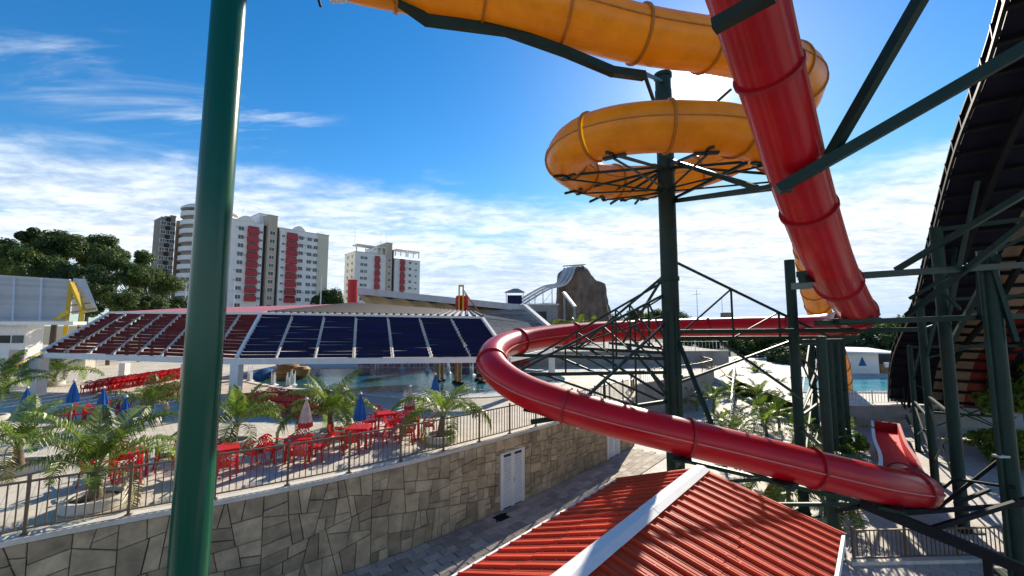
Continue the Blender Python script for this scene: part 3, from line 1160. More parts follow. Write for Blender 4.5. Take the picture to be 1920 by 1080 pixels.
# cross frame behind the red tube with its cradles
cf = thing('slide_trestle', 'green steel frame of posts and cross beams under the red tube elbow', 'trestle', gz(1508, 960, 0))
bar((1503, 524, 10.6), (1930, 496, 12.6), .18, .18, 'cross_beam', cf)
bar((1490, 537, 15.4), (1545, 532, 12.0), .22, .24, 'cross_beam', cf)
bar((1530, 606, 12.9), (1930, 592, 13.2), .17, .17, 'cross_beam', cf)
bar((1265, 622, 16.0), (1720, 618, 15.0), .16, .16, 'cross_beam', cf)
bar((1500, 640, 16.0), (1600, 638, 15.5), .14, .14, 'cross_beam', cf)
mb = MB(); mb.beam(at(1506, 513, 10.7), at(1590, 511, 10.9), .45, .15); mb.build('cradle', M['green_steel'], cf)
mb = MB(); mb.beam(at(1562, 602, 12.9), at(1640, 600, 13.0), .45, .15); mb.build('cradle', M['green_steel'], cf)
def leg(base, top, r, par, n=14):
    mb = MB(); mb.rod(base, top, r, n=n); o = mb.build('leg', M['green_steel'], par, True)
    mb = MB(); mb.box(V(base) + V((0, 0, .02)), (r * 4, r * 4, .04)); mb.box(V(base) + V((0, 0, .1)), (r * 2.6, .03, .16)); mb.build('foot_plate', M['green_steel'], par)
def vleg(px, py, topz, r, par):
    g = gz(px, py, 0); leg(g, V((g.x, g.y, topz)), r, par); return g
L1 = vleg(1508, 962, 9.9, .185, cf)
L2 = vleg(1566, 1043, 6.9, .15, cf)
L3 = vleg(1532, 848, 7.0, .19, cf)
L4 = vleg(1566, 872, 7.1, .23, cf)
L5 = vleg(1582, 862, 7.2, .17, cf)
L6 = vleg(1592, 842, 7.2, .15, cf)
for (p, q) in ((L1, L3), (L3, L5), (L1, L4), (L4, L6)):
    for z0, z1 in ((1.2, 1.2), (3.6, 3.6), (1.2, 3.6), (3.6, 1.2), (3.6, 6.4), (6.4, 3.6), (6.4, 6.4)):
        strut(V((p.x, p.y, z0)), V((q.x, q.y, z1)), .09 if z0 == z1 else .06, cf)
strut(V((L2.x, L2.y, 2.4)), at(1622, 951, 12.3), .1, cf)
strut(V((L2.x, L2.y, 3.2)), V((L1.x, L1.y, 3.2)), .1, cf)
bar((1350, 640, 16.0), (1505, 748, 15.8), .09, .09, 'strut', cf)
bar((1272, 640, 15.9), (1336, 800, 13.5), .12, .12, 'strut', cf)
# cradles under the lower run of the red tube
lc = thing('slide_cradle', 'black box beam and saddles under the low end of the red tube', 'beam', gz(1700, 1040, 0))
bar((1612, 942, 12.3), (1960, 1085, 10.6), .2, .26, 'beam_segment', lc, M['black'])
bar((1745, 992, 11.8), (1960, 925, 11.9), .10, .12, 'strut', lc, M['black'])
bar((1700, 962, 12.1), (1925, 945, 12.1), .09, .1, 'strut', lc, M['black'])
bar((1752, 958, 13.9), (1880, 858, 12.8), .085, .09, 'strut', lc, M['black'])
bar((1610, 950, 12.3), (1566, 958, 12.8), .09, .1, 'strut', lc, M['black'])
bar((1770, 915, 13.4), (1790, 898, 13.2), .07, .07, 'strut', lc, M['black'])
bar((1790, 898, 13.2), (1905, 915, 12.2), .07, .07, 'strut', lc, M['black'])
bar((1790, 945, 12.4), (1855, 918, 12.4), .08, .08, 'strut', lc, M['black'])
mb = MB(); mb.box(at(1690, 952, 12.2), (1.1, .5, .12)); mb.build('saddle', M['black'], lc)
mb = MB(); mb.box(at(1640, 940, 12.1), (.5, .4, .2)); mb.build('saddle', M['black'], lc)
p = at(1850, 1036, 11.1)
mb = MB(); mb.rod(V((p.x, p.y, 0)), p, .09); mb.build('leg', M['black'], lc)
mb = MB(); mb.beam(at(985, 764, 13.3), at(1050, 776, 13.0), .5, .14); tag(mb.build('slide_saddle', M['black']), 'black steel saddle under the left bend of the red tube', 'bracket')

# ------------------------------------------------------------------ wide multi lane slide at the right
LANE = [(1950, -190, 6.9), (1893, 0, 8.6), (1850, 140, 10.5), (1790, 300, 13.5), (1742, 480, 18.0), (1716, 580, 22.0), (1692, 630, 25.0), (1676, 672, 27.5), (1669, 720, 29.4), (1668, 757, 30.8)]
lp = cr([at(*c) for c in LANE], step=0.3, n=20)
ms = thing('racer_slide', 'wide dark multi lane slide with navy cream and coral lanes dropping at the right', 'water slide', V((25, 28, 0)))
LW = 1.5
lane_m = [M['navy'], M['cream'], M['orange'], M['navy']]
LN = len(lp)
for li in range(4):
    x0 = (0, 2.15, 3.7, 5.2)[li] + .02
    x1 = (2.15, 3.7, 5.2, 6.5)[li] - .02
    i = 0
    while i < LN - 2:
        j = min(i + 4, LN - 1)
        seg = [p for p in lp[i:j + 1]]
        seg[0] = lerp(lp[i], lp[i + 1], .12)
        seg[-1] = lerp(lp[j], lp[j - 1], .12)
        mb = MB()
        hgt = .5 if li in (0,) else .34
        mb.sweep(seg, [(x0, 0), (x1, 0), (x1, hgt), (x1 - .06, hgt), (x1 - .1, .09), (x0 + .1, .09), (x0 + .06, hgt), (x0, hgt)])
        mb.build('lane_section', lane_m[li], ms)
        i = j
i = 4
while i < LN - 2:
    p = lp[i]; tt = (lp[i + 1] - lp[i - 1]).normalized()
    a_ = tt.cross(V((0, 0, 1))).normalized(); b_ = a_.cross(tt)
    mb = MB(); mb.beam(p - b_ * .07 - a_ * .03, p - b_ * .07 + a_ * (6.53), .13, .13, up=b_); mb.build('cross_flange', M['black'], ms)
    mb = MB(); mb.beam(p + b_ * .02 - a_ * .045, p + b_ * .54 - a_ * .045, .07, .07, up=tt); mb.build('side_flange', M['black'], ms)
    i += 4
mb = MB()
mb.sweep(lp, [(-.06, .505), (.08, .505), (.08, .56), (-.06, .56)]); mb.build('side_rail', M['black'], ms)
mb = MB()
mb.sweep(lp, [(-.02, -.10), (-.10, -.10), (-.10, .02), (-.02, .02)]); mb.build('edge_beam', M['black'], ms)
for off in (.9, 2.6, 4.4):
    mb = MB(); mb.sweep(lp, [(off, -.42), (off + .16, -.42), (off + .16, -.16), (off, -.16)]); mb.build('stringer', M['black'], ms)

def side(i, s, dz):
    p = lp[i]; tt = (lp[min(i + 1, LN - 1)] - lp[max(i - 1, 0)]).normalized(); a_ = tt.cross(V((0, 0, 1))).normalized(); b_ = a_.cross(tt)
    return p + a_ * s + b_ * dz
rt = thing('slide_trestle', 'dark green lattice of legs and braces under the wide multi lane slide', 'trestle', gz(1795, 960, 0))
row = []
for px, py, r_ in ((1806, 992, .19), (1754, 906, .155), (1722, 846, .13), (1700, 800, .12)):
    g = gz(px, py, 0)
    i = min(range(LN), key=lambda q: abs(side(q, .6, 0).y - g.y))
    tp = side(i, .6, -.45)
    leg(g, V((g.x, g.y, tp.z - .3)), r_, rt)
    knee = V((g.x, g.y, tp.z * .62))
    for di in (-7, 7):
        j = max(2, min(LN - 3, i + di))
        strut(knee, side(j, .6, -.4), .10, rt)
    strut(V((g.x, g.y, tp.z * .8)), side(i, 3.4, -.5), .11, rt)
    strut(V((g.x, g.y, tp.z - .4)), side(i, 5.8, -.6), .14, rt)
    row.append((g, tp))
for (g, tp), (h, uq) in zip(row, row[1:]):
    zt = min(tp.z, uq.z)
    strut(V((g.x, g.y, .9)), V((h.x, h.y, zt * .42)), .06, rt)
    strut(V((g.x, g.y, zt * .42)), V((h.x, h.y, .9)), .06, rt)
    strut(V((g.x, g.y, zt * .45)), V((h.x, h.y, zt * .45)), .08, rt)
for yy in (24.5, 28.0):
    i = min(range(LN), key=lambda q: abs(lp[q].y - yy))
    tp = side(i, 4.6, -.5)
    g = V((tp.x, tp.y, 0))
    leg(g, tp, .12, rt)
    q_ = min(row, key=lambda k: (k[0] - g).length)[0]
    strut(V((q_.x, q_.y, 1.0)), V((g.x, g.y, tp.z * .6)), .06, rt)
    strut(V((q_.x, q_.y, tp.z * .6)), V((g.x, g.y, 1.0)), .06, rt)
# tall near leg and its long braces
nl = thing('slide_trestle', 'tall thick green leg at the right edge with long diagonal braces', 'trestle', gz(1908, 1078, 0))
g = gz(1912, 1085, 0)
leg(g, V((g.x, g.y, at(1870, 470, g.y).z)), .22, nl)
mb = MB(); mb.box(V((g.x - .3, g.y - .1, at(1880, 853, g.y).z)), (.32, .2, .06)); mb.build('bracket', M['steel_pale'], nl)
mb = MB(); mb.rod(V((g.x - .36, g.y - .1, 0)), V((g.x - .36, g.y - .1, at(1870, 480, g.y).z)), .06); mb.build('pipe', M['green_steel'], nl)
for a, b, w in (((1680, 506, 13.2), (1940, 352, 10.2), .15), ((1700, 592, 13.6), (1940, 405, 10.2), .14), ((1705, 560, 14.5), (1800, 505, 13.4), .10),
                ((1872, 480, 12.0), (1785, 640, 16.0), .14), ((1860, 500, 12.3), (1905, 640, 12.2), .12), ((1838, 470, 13.0), (1842, 600, 13.0), .16),
                ((1765, 545, 14.0), (1800, 580, 14.0), .09)):
    bar(a, b, w, w, 'brace', nl)

# ------------------------------------------------------------------ kiosk with red sheet roof
L_, Q_ = V((2.77, 11.0, 3.28)), V((6.25, 8.30, 3.28))
fd = V((-0.665, -0.747, 0))
Rg = at(1310, 882, 9.72)
LEN = 9.5
ki = thing('kiosk', 'small building under a red sheet metal gable roof with white ridge cap', 'building', V((2.5, 6.5, 0)))
def rpt(side, s, t, lift=0.0):
    """side -1 left slope, +1 right slope; s from ridge 0 to eave 1; t along the roof"""
    e = L_ if side < 0 else Q_
    p = lerp(Rg, e, s) + fd * t
    return p + V((0, 0, lift))
npan = 30
wdt = LEN / npan
for sd in (-1, 1):
    for k in range(npan):
        t0_, t1_ = k * wdt, (k + 1) * wdt
        mb = MB()
        gaps = [(0.0, .0), (.004, .048), (.034, .048), (.04, .0), (.12, 0.0), (.126, .008), (.14, .008), (.146, 0), (.21, .0), (.216, .008), (.23, .008), (.236, 0), (wdt - .003, 0)]
        cut = .52 + .02 * ((k * 7) % 3)
        for sa, sb, lift_ in ((0, cut, .007), (cut - .03, 1.03, 0.0)):
            mb = MB()
            wob = random.uniform(-.004, .004)
            top = [[rpt(sd, s_, t0_ + g_, z + lift_ + wob) for g_, z in gaps] for s_ in (sa, sb)]
            b0 = mb.ring(top[0]); b1 = mb.ring(top[1])
            mb.skin([b0, b1], cap=False, closed=False)
            c0 = mb.ring([v - V((0, 0, .006)) for v in top[0]]); c1 = mb.ring([v - V((0, 0, .006)) for v in top[1]])
            mb.skin([c1, c0], cap=False, closed=False)
            mb.f.append((b1[0], b1[-1], c1[-1], c1[0])); mb.m.append(0)
            for sq in (sa + .06, (sa + sb) / 2, sb - .05):
                for gg in (.08, .255):
                    c_ = rpt(sd, sq, t0_ + gg, lift_ + wob)
                    mb.box(c_ + V((0, 0, .006)), (.022, .022, .012))
            mb.build('roof_sheet', M['roof_red'], ki)
rc = MB()
pr = []
for k in range(7):
    t0_, t1_ = -.12 + k * 1.42, -.12 + (k + 1) * 1.42
    mb = MB()
    lf = .065 + .004 * (k % 2)
    rr = []
    for t in (t0_, t1_ + .05):
        rr.append(mb.ring([rpt(-1, .085, t, lf + .01), rpt(-1, .035, t, lf + .04), rpt(1, .035, t, lf + .04), rpt(1, .085, t, lf + .01), rpt(1, .075, t, lf - .01), rpt(-1, .075, t, lf - .01)]))
    mb.skin(rr)
    mb.build('ridge_cap', M['white'], ki)
for sd in (-1, 1):
    mb = MB()
    mb.beam(rpt(sd, 1.045, -.05, -.05), rpt(sd, 1.045, LEN, -.05), .05, .16); mb.build('fascia', M['white'], ki)
    mb = MB()
    mb.beam(rpt(sd, .0, -.06, .0), rpt(sd, 1.05, -.06, .0), .06, .1); mb.build('barge_board', M['roof_red'], ki)
mb = MB()
i0 = .80
c = [rpt(-1, i0, .5), rpt(1, i0, .5), rpt(1, i0, LEN - .2), rpt(-1, i0, LEN - .2)]
mb.hexa([V((p.x, p.y, -.01)) for p in reversed(c)] + [V((p.x, p.y, 3.22)) for p in reversed(c)])
mb.build('wall', M['white'], ki)

# ------------------------------------------------------------------ pavilion with louvred roof
A, B = at(445, 672, 25.4), at(955, 668, 25.4)
A2, B2 = at(490, 590, 28.0), at(905, 598, 28.0)
Lf, L2f = at(80, 660, 27.0), at(207, 588, 31.0)
C, C2 = at(1034, 652, 34.0), at(990, 606, 36.0)
PK, PK2 = at(655, 572, 37.0), at(890, 588, 40.0)
pv = thing('pavilion', 'open pavilion with sloping navy and dark red louvre panels beside the pool', 'pavilion', V((-12, 30, TZ)))
def louvre_face(b0, b1, t0, t1, bays, rows, m, name, ex=0.0):
    for k in range(bays):
        u0, u1 = k / bays, (k + 1) / bays
        for r in range(rows):
            v = (r + .5) / rows
            gp = .006
            p, q = bil(b0, b1, t1, t0, u0 + gp, v), bil(b0, b1, t1, t0, u1 - gp, v)
            jz = random.uniform(-.02, .02)
            mb = MB()
            mb.beam(p + V((0, 0, jz)), q + V((0, 0, -jz * random.random())), .025, random.choice((.165, .18, .19, .20)) * (1.12 if m is M['slat_red'] else 1.04), up=(0, .05 + .25 * random.random(), 1))
            mb.build(name, m, pv)
        if k:
            mb = MB(); mb.beam(lerp(b0, b1, u0) + V((0, -.10, .03)), lerp(t0, t1, u0) + V((0, -.10, .03)), .045, .07); mb.build('rafter', M['offwhite'], pv)
louvre_face(A, B, A2, B2, 7, 14, M['slat_blue'], 'louvre_slat')
louvre_face(Lf, A, L2f, A2, 8, 13, M['slat_red'], 'louvre_slat')
for p, q, w in ((A, A2, .2), (B, B2, .2), (Lf, L2f, .16)):
    mb = MB(); mb.beam(p + V((0, -.06, .05)), q + V((0, -.06, .05)), w, .16); mb.build('hip_rafter', M['white'], pv)
for p, q, w in ((A, B, .34), (Lf, A, .34), (B, C, .3)):
    mb = MB(); mb.beam(p + V((0, 0, -.2)), q + V((0, 0, -.2)), .22, w); mb.build('eave_beam', M['white'], pv)
for p, q in ((A2, B2), (L2f, A2)):
    mb = MB(); mb.beam(p + V((0, -.02, .09)), q + V((0, -.02, .09)), .2, .14); mb.build('top_beam', M['white'], pv)
for p, w in ((A, .5), (V((B.x - .12, B.y + .1, B.z)), .45), (Lf + V((-.15, 0, 0)), .62), (C, .5), (at(235, 672, 34.5), .5), (at(350, 672, 31), .45)):
    mb = MB(); mb.box((p.x, p.y, (p.z - .37 + TZ) / 2), (w, w, p.z - .37 - TZ)); mb.build('column', M['white'], pv)
# upper roof sheets
n = 30
for k in range(n):
    u0, u1 = k / n, (k + 1) / n - .002
    mb = MB()
    h = V((0, 0, .17))
    a0, a1, c1, c0 = lerp(A2, B2, u0) + h, lerp(A2, B2, u1) + h, lerp(PK, PK2, u1) + h, lerp(PK, PK2, u0) + h
    d = V((0, 0, .16))
    mb.hexa([a0 - d, a1 - d, c1 - d, c0 - d, a0, a1, c1, c0])
    mb.build('roof_slat', M['roof_white'], pv)
    mb = MB(); mb.beam(a1 + V((0, 0, .04)), c1 + V((0, 0, .04)), .16, .13); mb.build('roof_gap_bar', M['facade_dark'], pv)  # raised dark bar stands in for the shaded gap between two slats
mb = MB(); mb.hexa([A2 - V((0, 0, .12)), B2 - V((0, 0, .12)), PK2 - V((0, 0, .12)), PK - V((0, 0, .12)), A2 - V((0, 0, .06)), B2 - V((0, 0, .06)), PK2 - V((0, 0, .06)), PK - V((0, 0, .06))]); mb.build('roof_deck', M['facade_dark'], pv)
n = 12
RB = at(330, 581, 38)
for k in range(n):
    u0, u1 = k / n, (k + 1) / n - .006
    mb = MB()
    h = V((0, 0, .12))
    a0, a1 = lerp(L2f, A2, u0) + h, lerp(L2f, A2, u1) + h
    c0, c1 = lerp(RB, PK, u0) + h, lerp(RB, PK, u1) + h
    mb.hexa([a0 - V((0, 0, .05)), a1 - V((0, 0, .05)), c1 - V((0, 0, .05)), c0 - V((0, 0, .05)), a0, a1, c1, c0])
    mb.build('roof_sheet', M['roof_pink'], pv)
for k in range(13):
    v = (k + .5) / 13
    mb = MB(); mb.beam(lerp(B, B2, v), lerp(C, C2, v), .03, .17); mb.build('louvre_slat', M['slat_grey'], pv)
    mb = MB(); mb.beam(lerp(B2, PK2, v) + V((0, 0, .06)), lerp(C2, PK2, v) + V((0, 0, .05)), .3, .05); mb.build('roof_slat', M['slat_grey'], pv)
# paired posts standing in the pool
for px, py in ((821, 716), (829, 714), (855, 718), (862, 720), (897, 714), (904, 718)):
    g = gz(px, py, TZ)
    t = thing('pool_post', 'ochre wooden post in the pool, ' + ORD[(821, 829, 855, 862, 897, 904).index(px)] + ' from the left under the pavilion eave', 'post', g, group='posts in the pool')
    mb = MB(); mb.rod(g, V((g.x, g.y, 5.9)), .14, n=12); mb.build('shaft', M['wood'], t, True)
    mb = MB(); mb.lathe([(.3, 0), (.3, .16), (.2, .2)], g, 12); mb.build('foot', M['black'], t)

# red cylinder tower on the roof
t = thing('red_drum', 'plain red cylinder rising behind the pavilion roof', 'drum', at(660, 572, 44))
mb = MB(); c = at(660, 577, 44); z1 = at(660, 525, 44).z
mb.lathe([(.50, -.3), (.50, z1 - c.z - .12), (.53, z1 - c.z - .1), (.53, z1 - c.z)], c, 24); mb.build('shaft', M['red_tube'], t, 30)

# second pavilion behind, with deep white fascia
pb = thing('pavilion', 'second pavilion behind with a long white fascia and grey slatted roof end', 'pavilion', V((0, 52, TZ)))
F0, F1, F2 = at(668, 545, 48), at(985, 578, 50), at(1034, 618, 43)
mb = MB(); mb.beam(F0, F1, .3, .75); mb.build('fascia', M['offwhite'], pb)
mb = MB(); mb.beam(F1 + V((-.1, 0, .25)), F2, .5, .5); mb.build('fascia', M['offwhite'], pb)
S0, S1 = at(700, 586, 62), at(1000, 596, 64)
mb = MB()
for k in range(8):
    u0, u1 = k / 8, (k + 1) / 8
    for v0, v1, sg in ((0, .5, 0), (.5, 1, 0)):
        a_, b_ = lerp(F0, F1, u0) + V((0, .15, -.3)), lerp(F0, F1, u1) + V((0, .15, -.3))
        c_, d_ = lerp(S0, S1, u1), lerp(S0, S1, u0)
        m0, m1 = lerp(a_, d_, .5) + V((0, 0, .35)), lerp(b_, c_, .5) + V((0, 0, .35))
        mid0 = lerp(a_, b_, .5) + V((0, 0, -.3)); mid1 = lerp(d_, c_, .5) + V((0, 0, -.35))
    mb.face([a_, mid0, mid1, d_]); mb.face([mid0, b_, c_, mid1])
mb.build('soffit', M['olive'], pb)
mb = MB(); mb.hexa([F0 + V((0, .2, .2)), F1 + V((0, .2, .2)), S1 + V((0, 0, .3)), S0 + V((0, 0, .3)), F0 + V((0, .2, .35)), F1 + V((0, .2, .35)), S1 + V((0, 0, .45)), S0 + V((0, 0, .45))]); mb.build('roof_sheet', M['offwhite'], pb)
G0, G1 = at(880, 578, 52), at(985, 580, 49.5)
G2, G3 = at(1030, 621, 42.8), at(935, 623, 43.5)
for r in range(15):
    v = (r + .5) / 15
    mb = MB(); mb.beam(lerp(G0, G3, v), lerp(G1, G2, v), .36, .12); mb.build('roof_slat', M['slat_grey'], pb)
mb = MB(); mb.face([G0 + V((0, .2, -.2)), G1 + V((0, .2, -.2)), G2 + V((0, .2, -.2)), G3 + V((0, .2, -.2))]); mb.build('roof_deck', M['facade_dark'], pb)
mb = MB(); mb.beam(at(930, 628, 43.4), at(1040, 627, 42.7), .3, .6); mb.build('eave_beam', M['offwhite'], pb)
for px, D in ((1034, 42.9), (700, 60), (850, 60)):
    p = at(px, 625, D)
    mb = MB(); mb.box((p.x, p.y, (p.z + TZ) / 2), (.4, .4, p.z - TZ)); mb.build('column', M['offwhite'], pb)

# tipping bucket
tb_ = thing('tipping_bucket', 'red tipping water bucket in a yellow frame above the pavilion roof', 'bucket', at(866, 600, 46))
c = at(866, 588, 46); k = 46 / 770.0
mb = MB(); mb.lathe([(.35, 0), (.62, .5), (.74, 1.2), (.72, 1.75), (.6, 2.0), (.56, 1.98), (.5, 1.4), (.3, .3)], c, 12, flute=.08); mb.build('bucket', M['red_tube'], tb_, 30)
for sx in (-.22, .22):
    mb = MB(); mb.beam(c + V((sx, -.8, -1.0)), c + V((sx, -.8, 3.0)), .16); mb.build('frame_post', M['yellow'], tb_)
mb = MB(); mb.beam(c + V((-.3, -.8, 3.05)), c + V((.3, -.8, 3.05)), .2); mb.build('frame_head', M['yellow'], tb_)
for sx in (0, .5):
    mb = MB(); mb.beam(c + V((.25, -.7, 2.6 - sx * .6)), c + V((2.7 + sx, 0, -1.2)), .09); mb.build('stay', M['wood'], tb_)
mb = MB(); mb.rod(V((c.x, c.y, TZ)), c + V((0, 0, .2)), .25, n=10); mb.build('column', M['yellow'], tb_)

# ------------------------------------------------------------------ rock mountain with slides
random.seed(3)
rk = thing('rock_mountain', 'artificial brown rock mountain rising behind the pavilions', 'rock', at(1090, 590, 85))
mb = MB()
c = at(1090, 607, 86)
H = at(1090, 497, 86).z - 3
ns, nl_ = 84, 44
rings = []
for j in range(nl_):
    v = j / (nl_ - 1)
    rr = []
    for i in range(ns):
        a = 2 * math.pi * i / ns
        base = 5.9 - 1.1 * v
        if v > .86:
            base *= max(.03, 1 - ((v - .86) / .14) ** 2.6)
        d = V((math.cos(a), math.sin(a), 0))
        nn = -abs(noise.noise(V((d.x * 3.2, d.y * 3.2, v * .5 + 9)))) * 2.2 + .5 + noise.noise(V((d.x * 1.6, d.y * 1.6, v * 1.4 + 4))) * 1.3 + noise.noise(V((d.x * 5, d.y * 5, v * 2.2))) * .8 + noise.noise(V((d.x * 14, d.y * 14, v * 9))) * .28
        z = H * v
        if d.x > .1:
            z *= 1 - .17 * min(1, (d.x - .1) * 1.8) * v
        rr.append(V((c.x, c.y, 3)) + d * max(.05, base + nn * (1 - .5 * v)) + V((0, 0, z)))
    rings.append(mb.ring(rr))
mb.skin(rings)
mb.build('rock_face', M['rock'], rk)
mb = MB()
tp = at(1085, 497, 85)
mb.beam(at(1056, 499, 82), at(1097, 496, 83), .8, .14); mb.beam(at(1080, 500, 82.5), at(1080, 507, 82.5), .2)
mb.build('roof_canopy', M['steel_pale'], rk)
hs_ = thing('multi_lane_slide', 'pale multi lane slide falling left from the top of the rock mountain', 'water slide', at(1000, 560, 80))
for k in range(3):
    off = k * 8
    pts = cr([at(1062 + off * .9, 503 - k * .5, 81), at(1054 + off * .95, 522, 79.8), at(1044 + off * .8, 534 + k, 79), at(1020 + off * .7, 539 + k * 2.0, 78.5), at(990 + off * .6, 555 + k * 3, 78), at(960 + off * .6, 575 + k * 3, 77.5)], step=.7)
    mb = MB(); mb.sweep(pts, [(-.38, 0), (.38, 0), (.42, .35), (.34, .35), (.3, .08), (-.3, .08), (-.34, .35), (-.42, .35)]); mb.build('lane', M['slide_white'], hs_)
for px, y0 in ((975, 568), (992, 556), (1003, 551), (1018, 543), (1035, 541)):
    p = at(px, y0, 78)
    mb = MB(); mb.beam(V((p.x, p.y, 4.2)), p, .16); mb.build('leg', M['slide_white'], hs_)
mb = MB(); mb.beam(at(970, 572, 77.8), at(1040, 568, 78), .12); mb.beam(at(975, 590, 77.8), at(1018, 545, 78), .08); mb.beam(at(1003, 590, 77.8), at(1036, 545, 78), .08); mb.build('brace', M['slide_white'], hs_)
sh = thing('slide_shelter', 'small shelter with blue panels beside the pale slide lanes', 'shelter', at(965, 565, 74))
p = at(965, 566, 74)
mb = MB(); mb.box(p + V((0, 0, .4)), (2.6, 1.6, 1.5)); mb.build('panel', M['slat_blue'], sh)
mb = MB(); mb.hexa([p + V((-1.8, -1.2, 1.7)), p + V((1.8, -1.2, 1.7)), p + V((1.8, 1.2, 1.7)), p + V((-1.8, 1.2, 1.7)), p + V((-.2, -.2, 2.4)), p + V((.6, -.2, 2.4)), p + V((.6, .2, 2.4)), p + V((-.2, .2, 2.4))]); mb.build('roof', M['concrete'], sh)
mb = MB()
for sx in (-1.5, 1.5):
    mb.beam(p + V((sx, -.9, -6)), p + V((sx, -.9, 1.7)), .14)
mb.build('post', M['slide_white'], sh)
# flat service block between pavilion and rock
t = thing('service_block', 'grey flat roofed block below the rock mountain', 'building', at(1010, 600, 70))
p0, p1 = at(985, 572, 70), at(1046, 572, 70)
mb = MB(); mb.box(((p0.x + p1.x) / 2, 72, (TZ + p0.z) / 2), (p1.x - p0.x, 4, p0.z - TZ)); mb.build('wall', M['concrete'], t)
mb = MB(); mb.box(((p0.x + p1.x) / 2, 72, p0.z + .1), (p1.x - p0.x + .4, 4.4, .25)); mb.build('roof', M['offwhite'], t)
mb = MB(); mb.box((p0.x + 2.6, 69.98, p0.z - 2.3), (2.0, .1, 2.4)); mb.build('opening', M['facade_dark'], t)
mb = MB(); mb.beam(at(1057, 548, 68), at(1078, 575, 67), 1.0, .3); mb.build('canopy', M['white'], t)
for px, py, D in ((1058, 549, 68), (1077, 574, 67)):
    p = at(px, py, D)
    mb = MB(); mb.box((p.x, p.y, (TZ + p.z) / 2), (.35, .35, p.z - TZ)); mb.build('post', M['concrete'], t)

# ------------------------------------------------------------------ apartment towers
def win_mesh(w, h):
    mb = MB()
    for sx in (-1, 1):
        mb.box((sx * (w / 2 + .06), -.05, h / 2), (.12, .14, h + .24), mi=0)
        mb.box((0, -.05, h / 2 + sx * (h / 2 + .06)), (w, .14, .12), mi=0)
    mb.box((0, -.03, h / 2), (.07, .1, h), mi=0)
    mb.box((0, .0, h / 2), (w, .06, h), mi=1)
    return mb.mesh('window', [M['facade'], M['glass']])
WM, WS, WT = win_mesh(1.7, 1.35), win_mesh(1.0, .75), win_mesh(1.3, 1.2)
acm = MB(); acm.box((0, -.2, .25), (.75, .4, .5)); ACM = acm.mesh('air_conditioner', M['offwhite'])
bm_ = MB(); bm_.box((0, -.55, .55), (2.0, 1.1, 1.25)); bm_.box((0, -.6, 1.2), (2.1, 1.2, .08))


def tower(label, P0, P1, depth, strips, cols, reds, floors, ztop, z0, group=None, extra=None):
    """strips: (px0, px1, top z offset, material, outset); cols: (px, mesh); reds: (px0, px1)"""
    dx, dy = P1[0] - P0[0], P1[1] - P0[1]
    Lt = math.hypot(dx, dy)
    rz = math.atan2(dy, dx)

    def loc(px):
        k = (px - 960) / FPX
        # account for the small pitch by treating px at the horizon
        u = (k * P0[1] - P0[0]) / (dx - k * dy)
        return u * Lt
    t = thing('apartment_tower', label, 'apartment tower', (P0[0], P0[1], 0), rz, group, local=True)
    for a_, b_, zt, m, out in strips:
        x0, x1 = loc(a_), loc(b_)
        mb = MB(); mb.box(((x0 + x1) / 2, depth / 2 - out, (ztop + zt) / 2), (x1 - x0 - .02, depth, ztop + zt)); mb.build('wall', m, t)
        mb = MB(); mb.box(((x0 + x1) / 2, depth / 2 - out, ztop + zt + .12), (x1 - x0 + .3, depth + .4, .25)); mb.build('parapet', M['offwhite'], t)
    for px, me, out, ac in cols:
        x = loc(px)
        for f in range(floors):
            put(me, 'window', t, (x, -out - .02, z0 - f * 3.0))
            if ac and random.random() < .6:
                put(ACM, 'air_conditioner', t, (x + (1.35 if random.random() < .6 else -1.35), -out, z0 - f * 3.0 + random.choice((0.2, .8))))
    for a_, b_, n in reds:
        x0, x1 = loc(a_), loc(b_)
        bb = MB(); bb.box((0, -.55, .6), (x1 - x0, 1.3, 1.9)); bb.box((0, -.3, 1.75), (x1 - x0 - .3, .5, .45), mi=1); bb.box((0, -.3, 2.2), (x1 - x0, .9, .25))
        bme = bb.mesh('balcony', [M['balcony'], M['glass']])
        for f in range(n):
            put(bme, 'balcony', t, ((x0 + x1) / 2, 0, z0 - .4 - f * 3.0))
    if extra:
        extra(t, loc)
    return t, loc


random.seed(21)
FW, FB, FC, FD = M['facade'], M['facade_beige'], M['facade_cream'], M['facade_dark']
def pedi(px0, px1, zb):
    def f(t, loc):
        for a_, b_, z in zip(px0, px1, zb):
            x0, x1 = loc(a_), loc(b_)
            mb = MB()
            n = 14
            pr = [V((x0 + (x1 - x0) * i / n, -.3, z + 2.1 * math.sin(math.pi * i / n))) for i in range(n + 1)]
            r0 = mb.ring([p.copy() for p in pr]); r1 = mb.ring([p + V((0, 1.2, 0)) for p in pr])
            mb.skin([r0, r1], cap=True)
            mb.build('curved_gable', FW, t)
            mb = MB(); mb.lathe([(.05, 0), (.03, 4.5)], V(((x0 + x1) / 2, 4, z + 2)), 5); mb.build('mast', M['steel_pale'], t)
    return f
tower('tall white apartment tower with red balcony stacks and a beige stair core', (-97.5, 138.5), (-75, 167), 13,
      [(425, 486.5, -.5, FW, 0), (486.5, 494, -.6, FD, -1.2), (494, 512, 3.2, FB, .4), (512, 519, -.6, FD, -1.2), (519, 590, -.8, FW, 0), (590, 613, -.4, FC, -.6), (486, 521, 4.2, FW, -4)],
      [(444, WM, 0, True), (482.5, WS, 0, False), (503, WM, .4, False), (525, WS, 0, False), (559, WM, 0, True), (575, WM, 0, True), (587, WM, 0, True)],
      [(456, 477, 9), (531, 551, 9)], 11, 44.0, 40.0, 'apartment towers on the skyline', pedi((432, 540), (474, 568), (43.4, 43.1)))
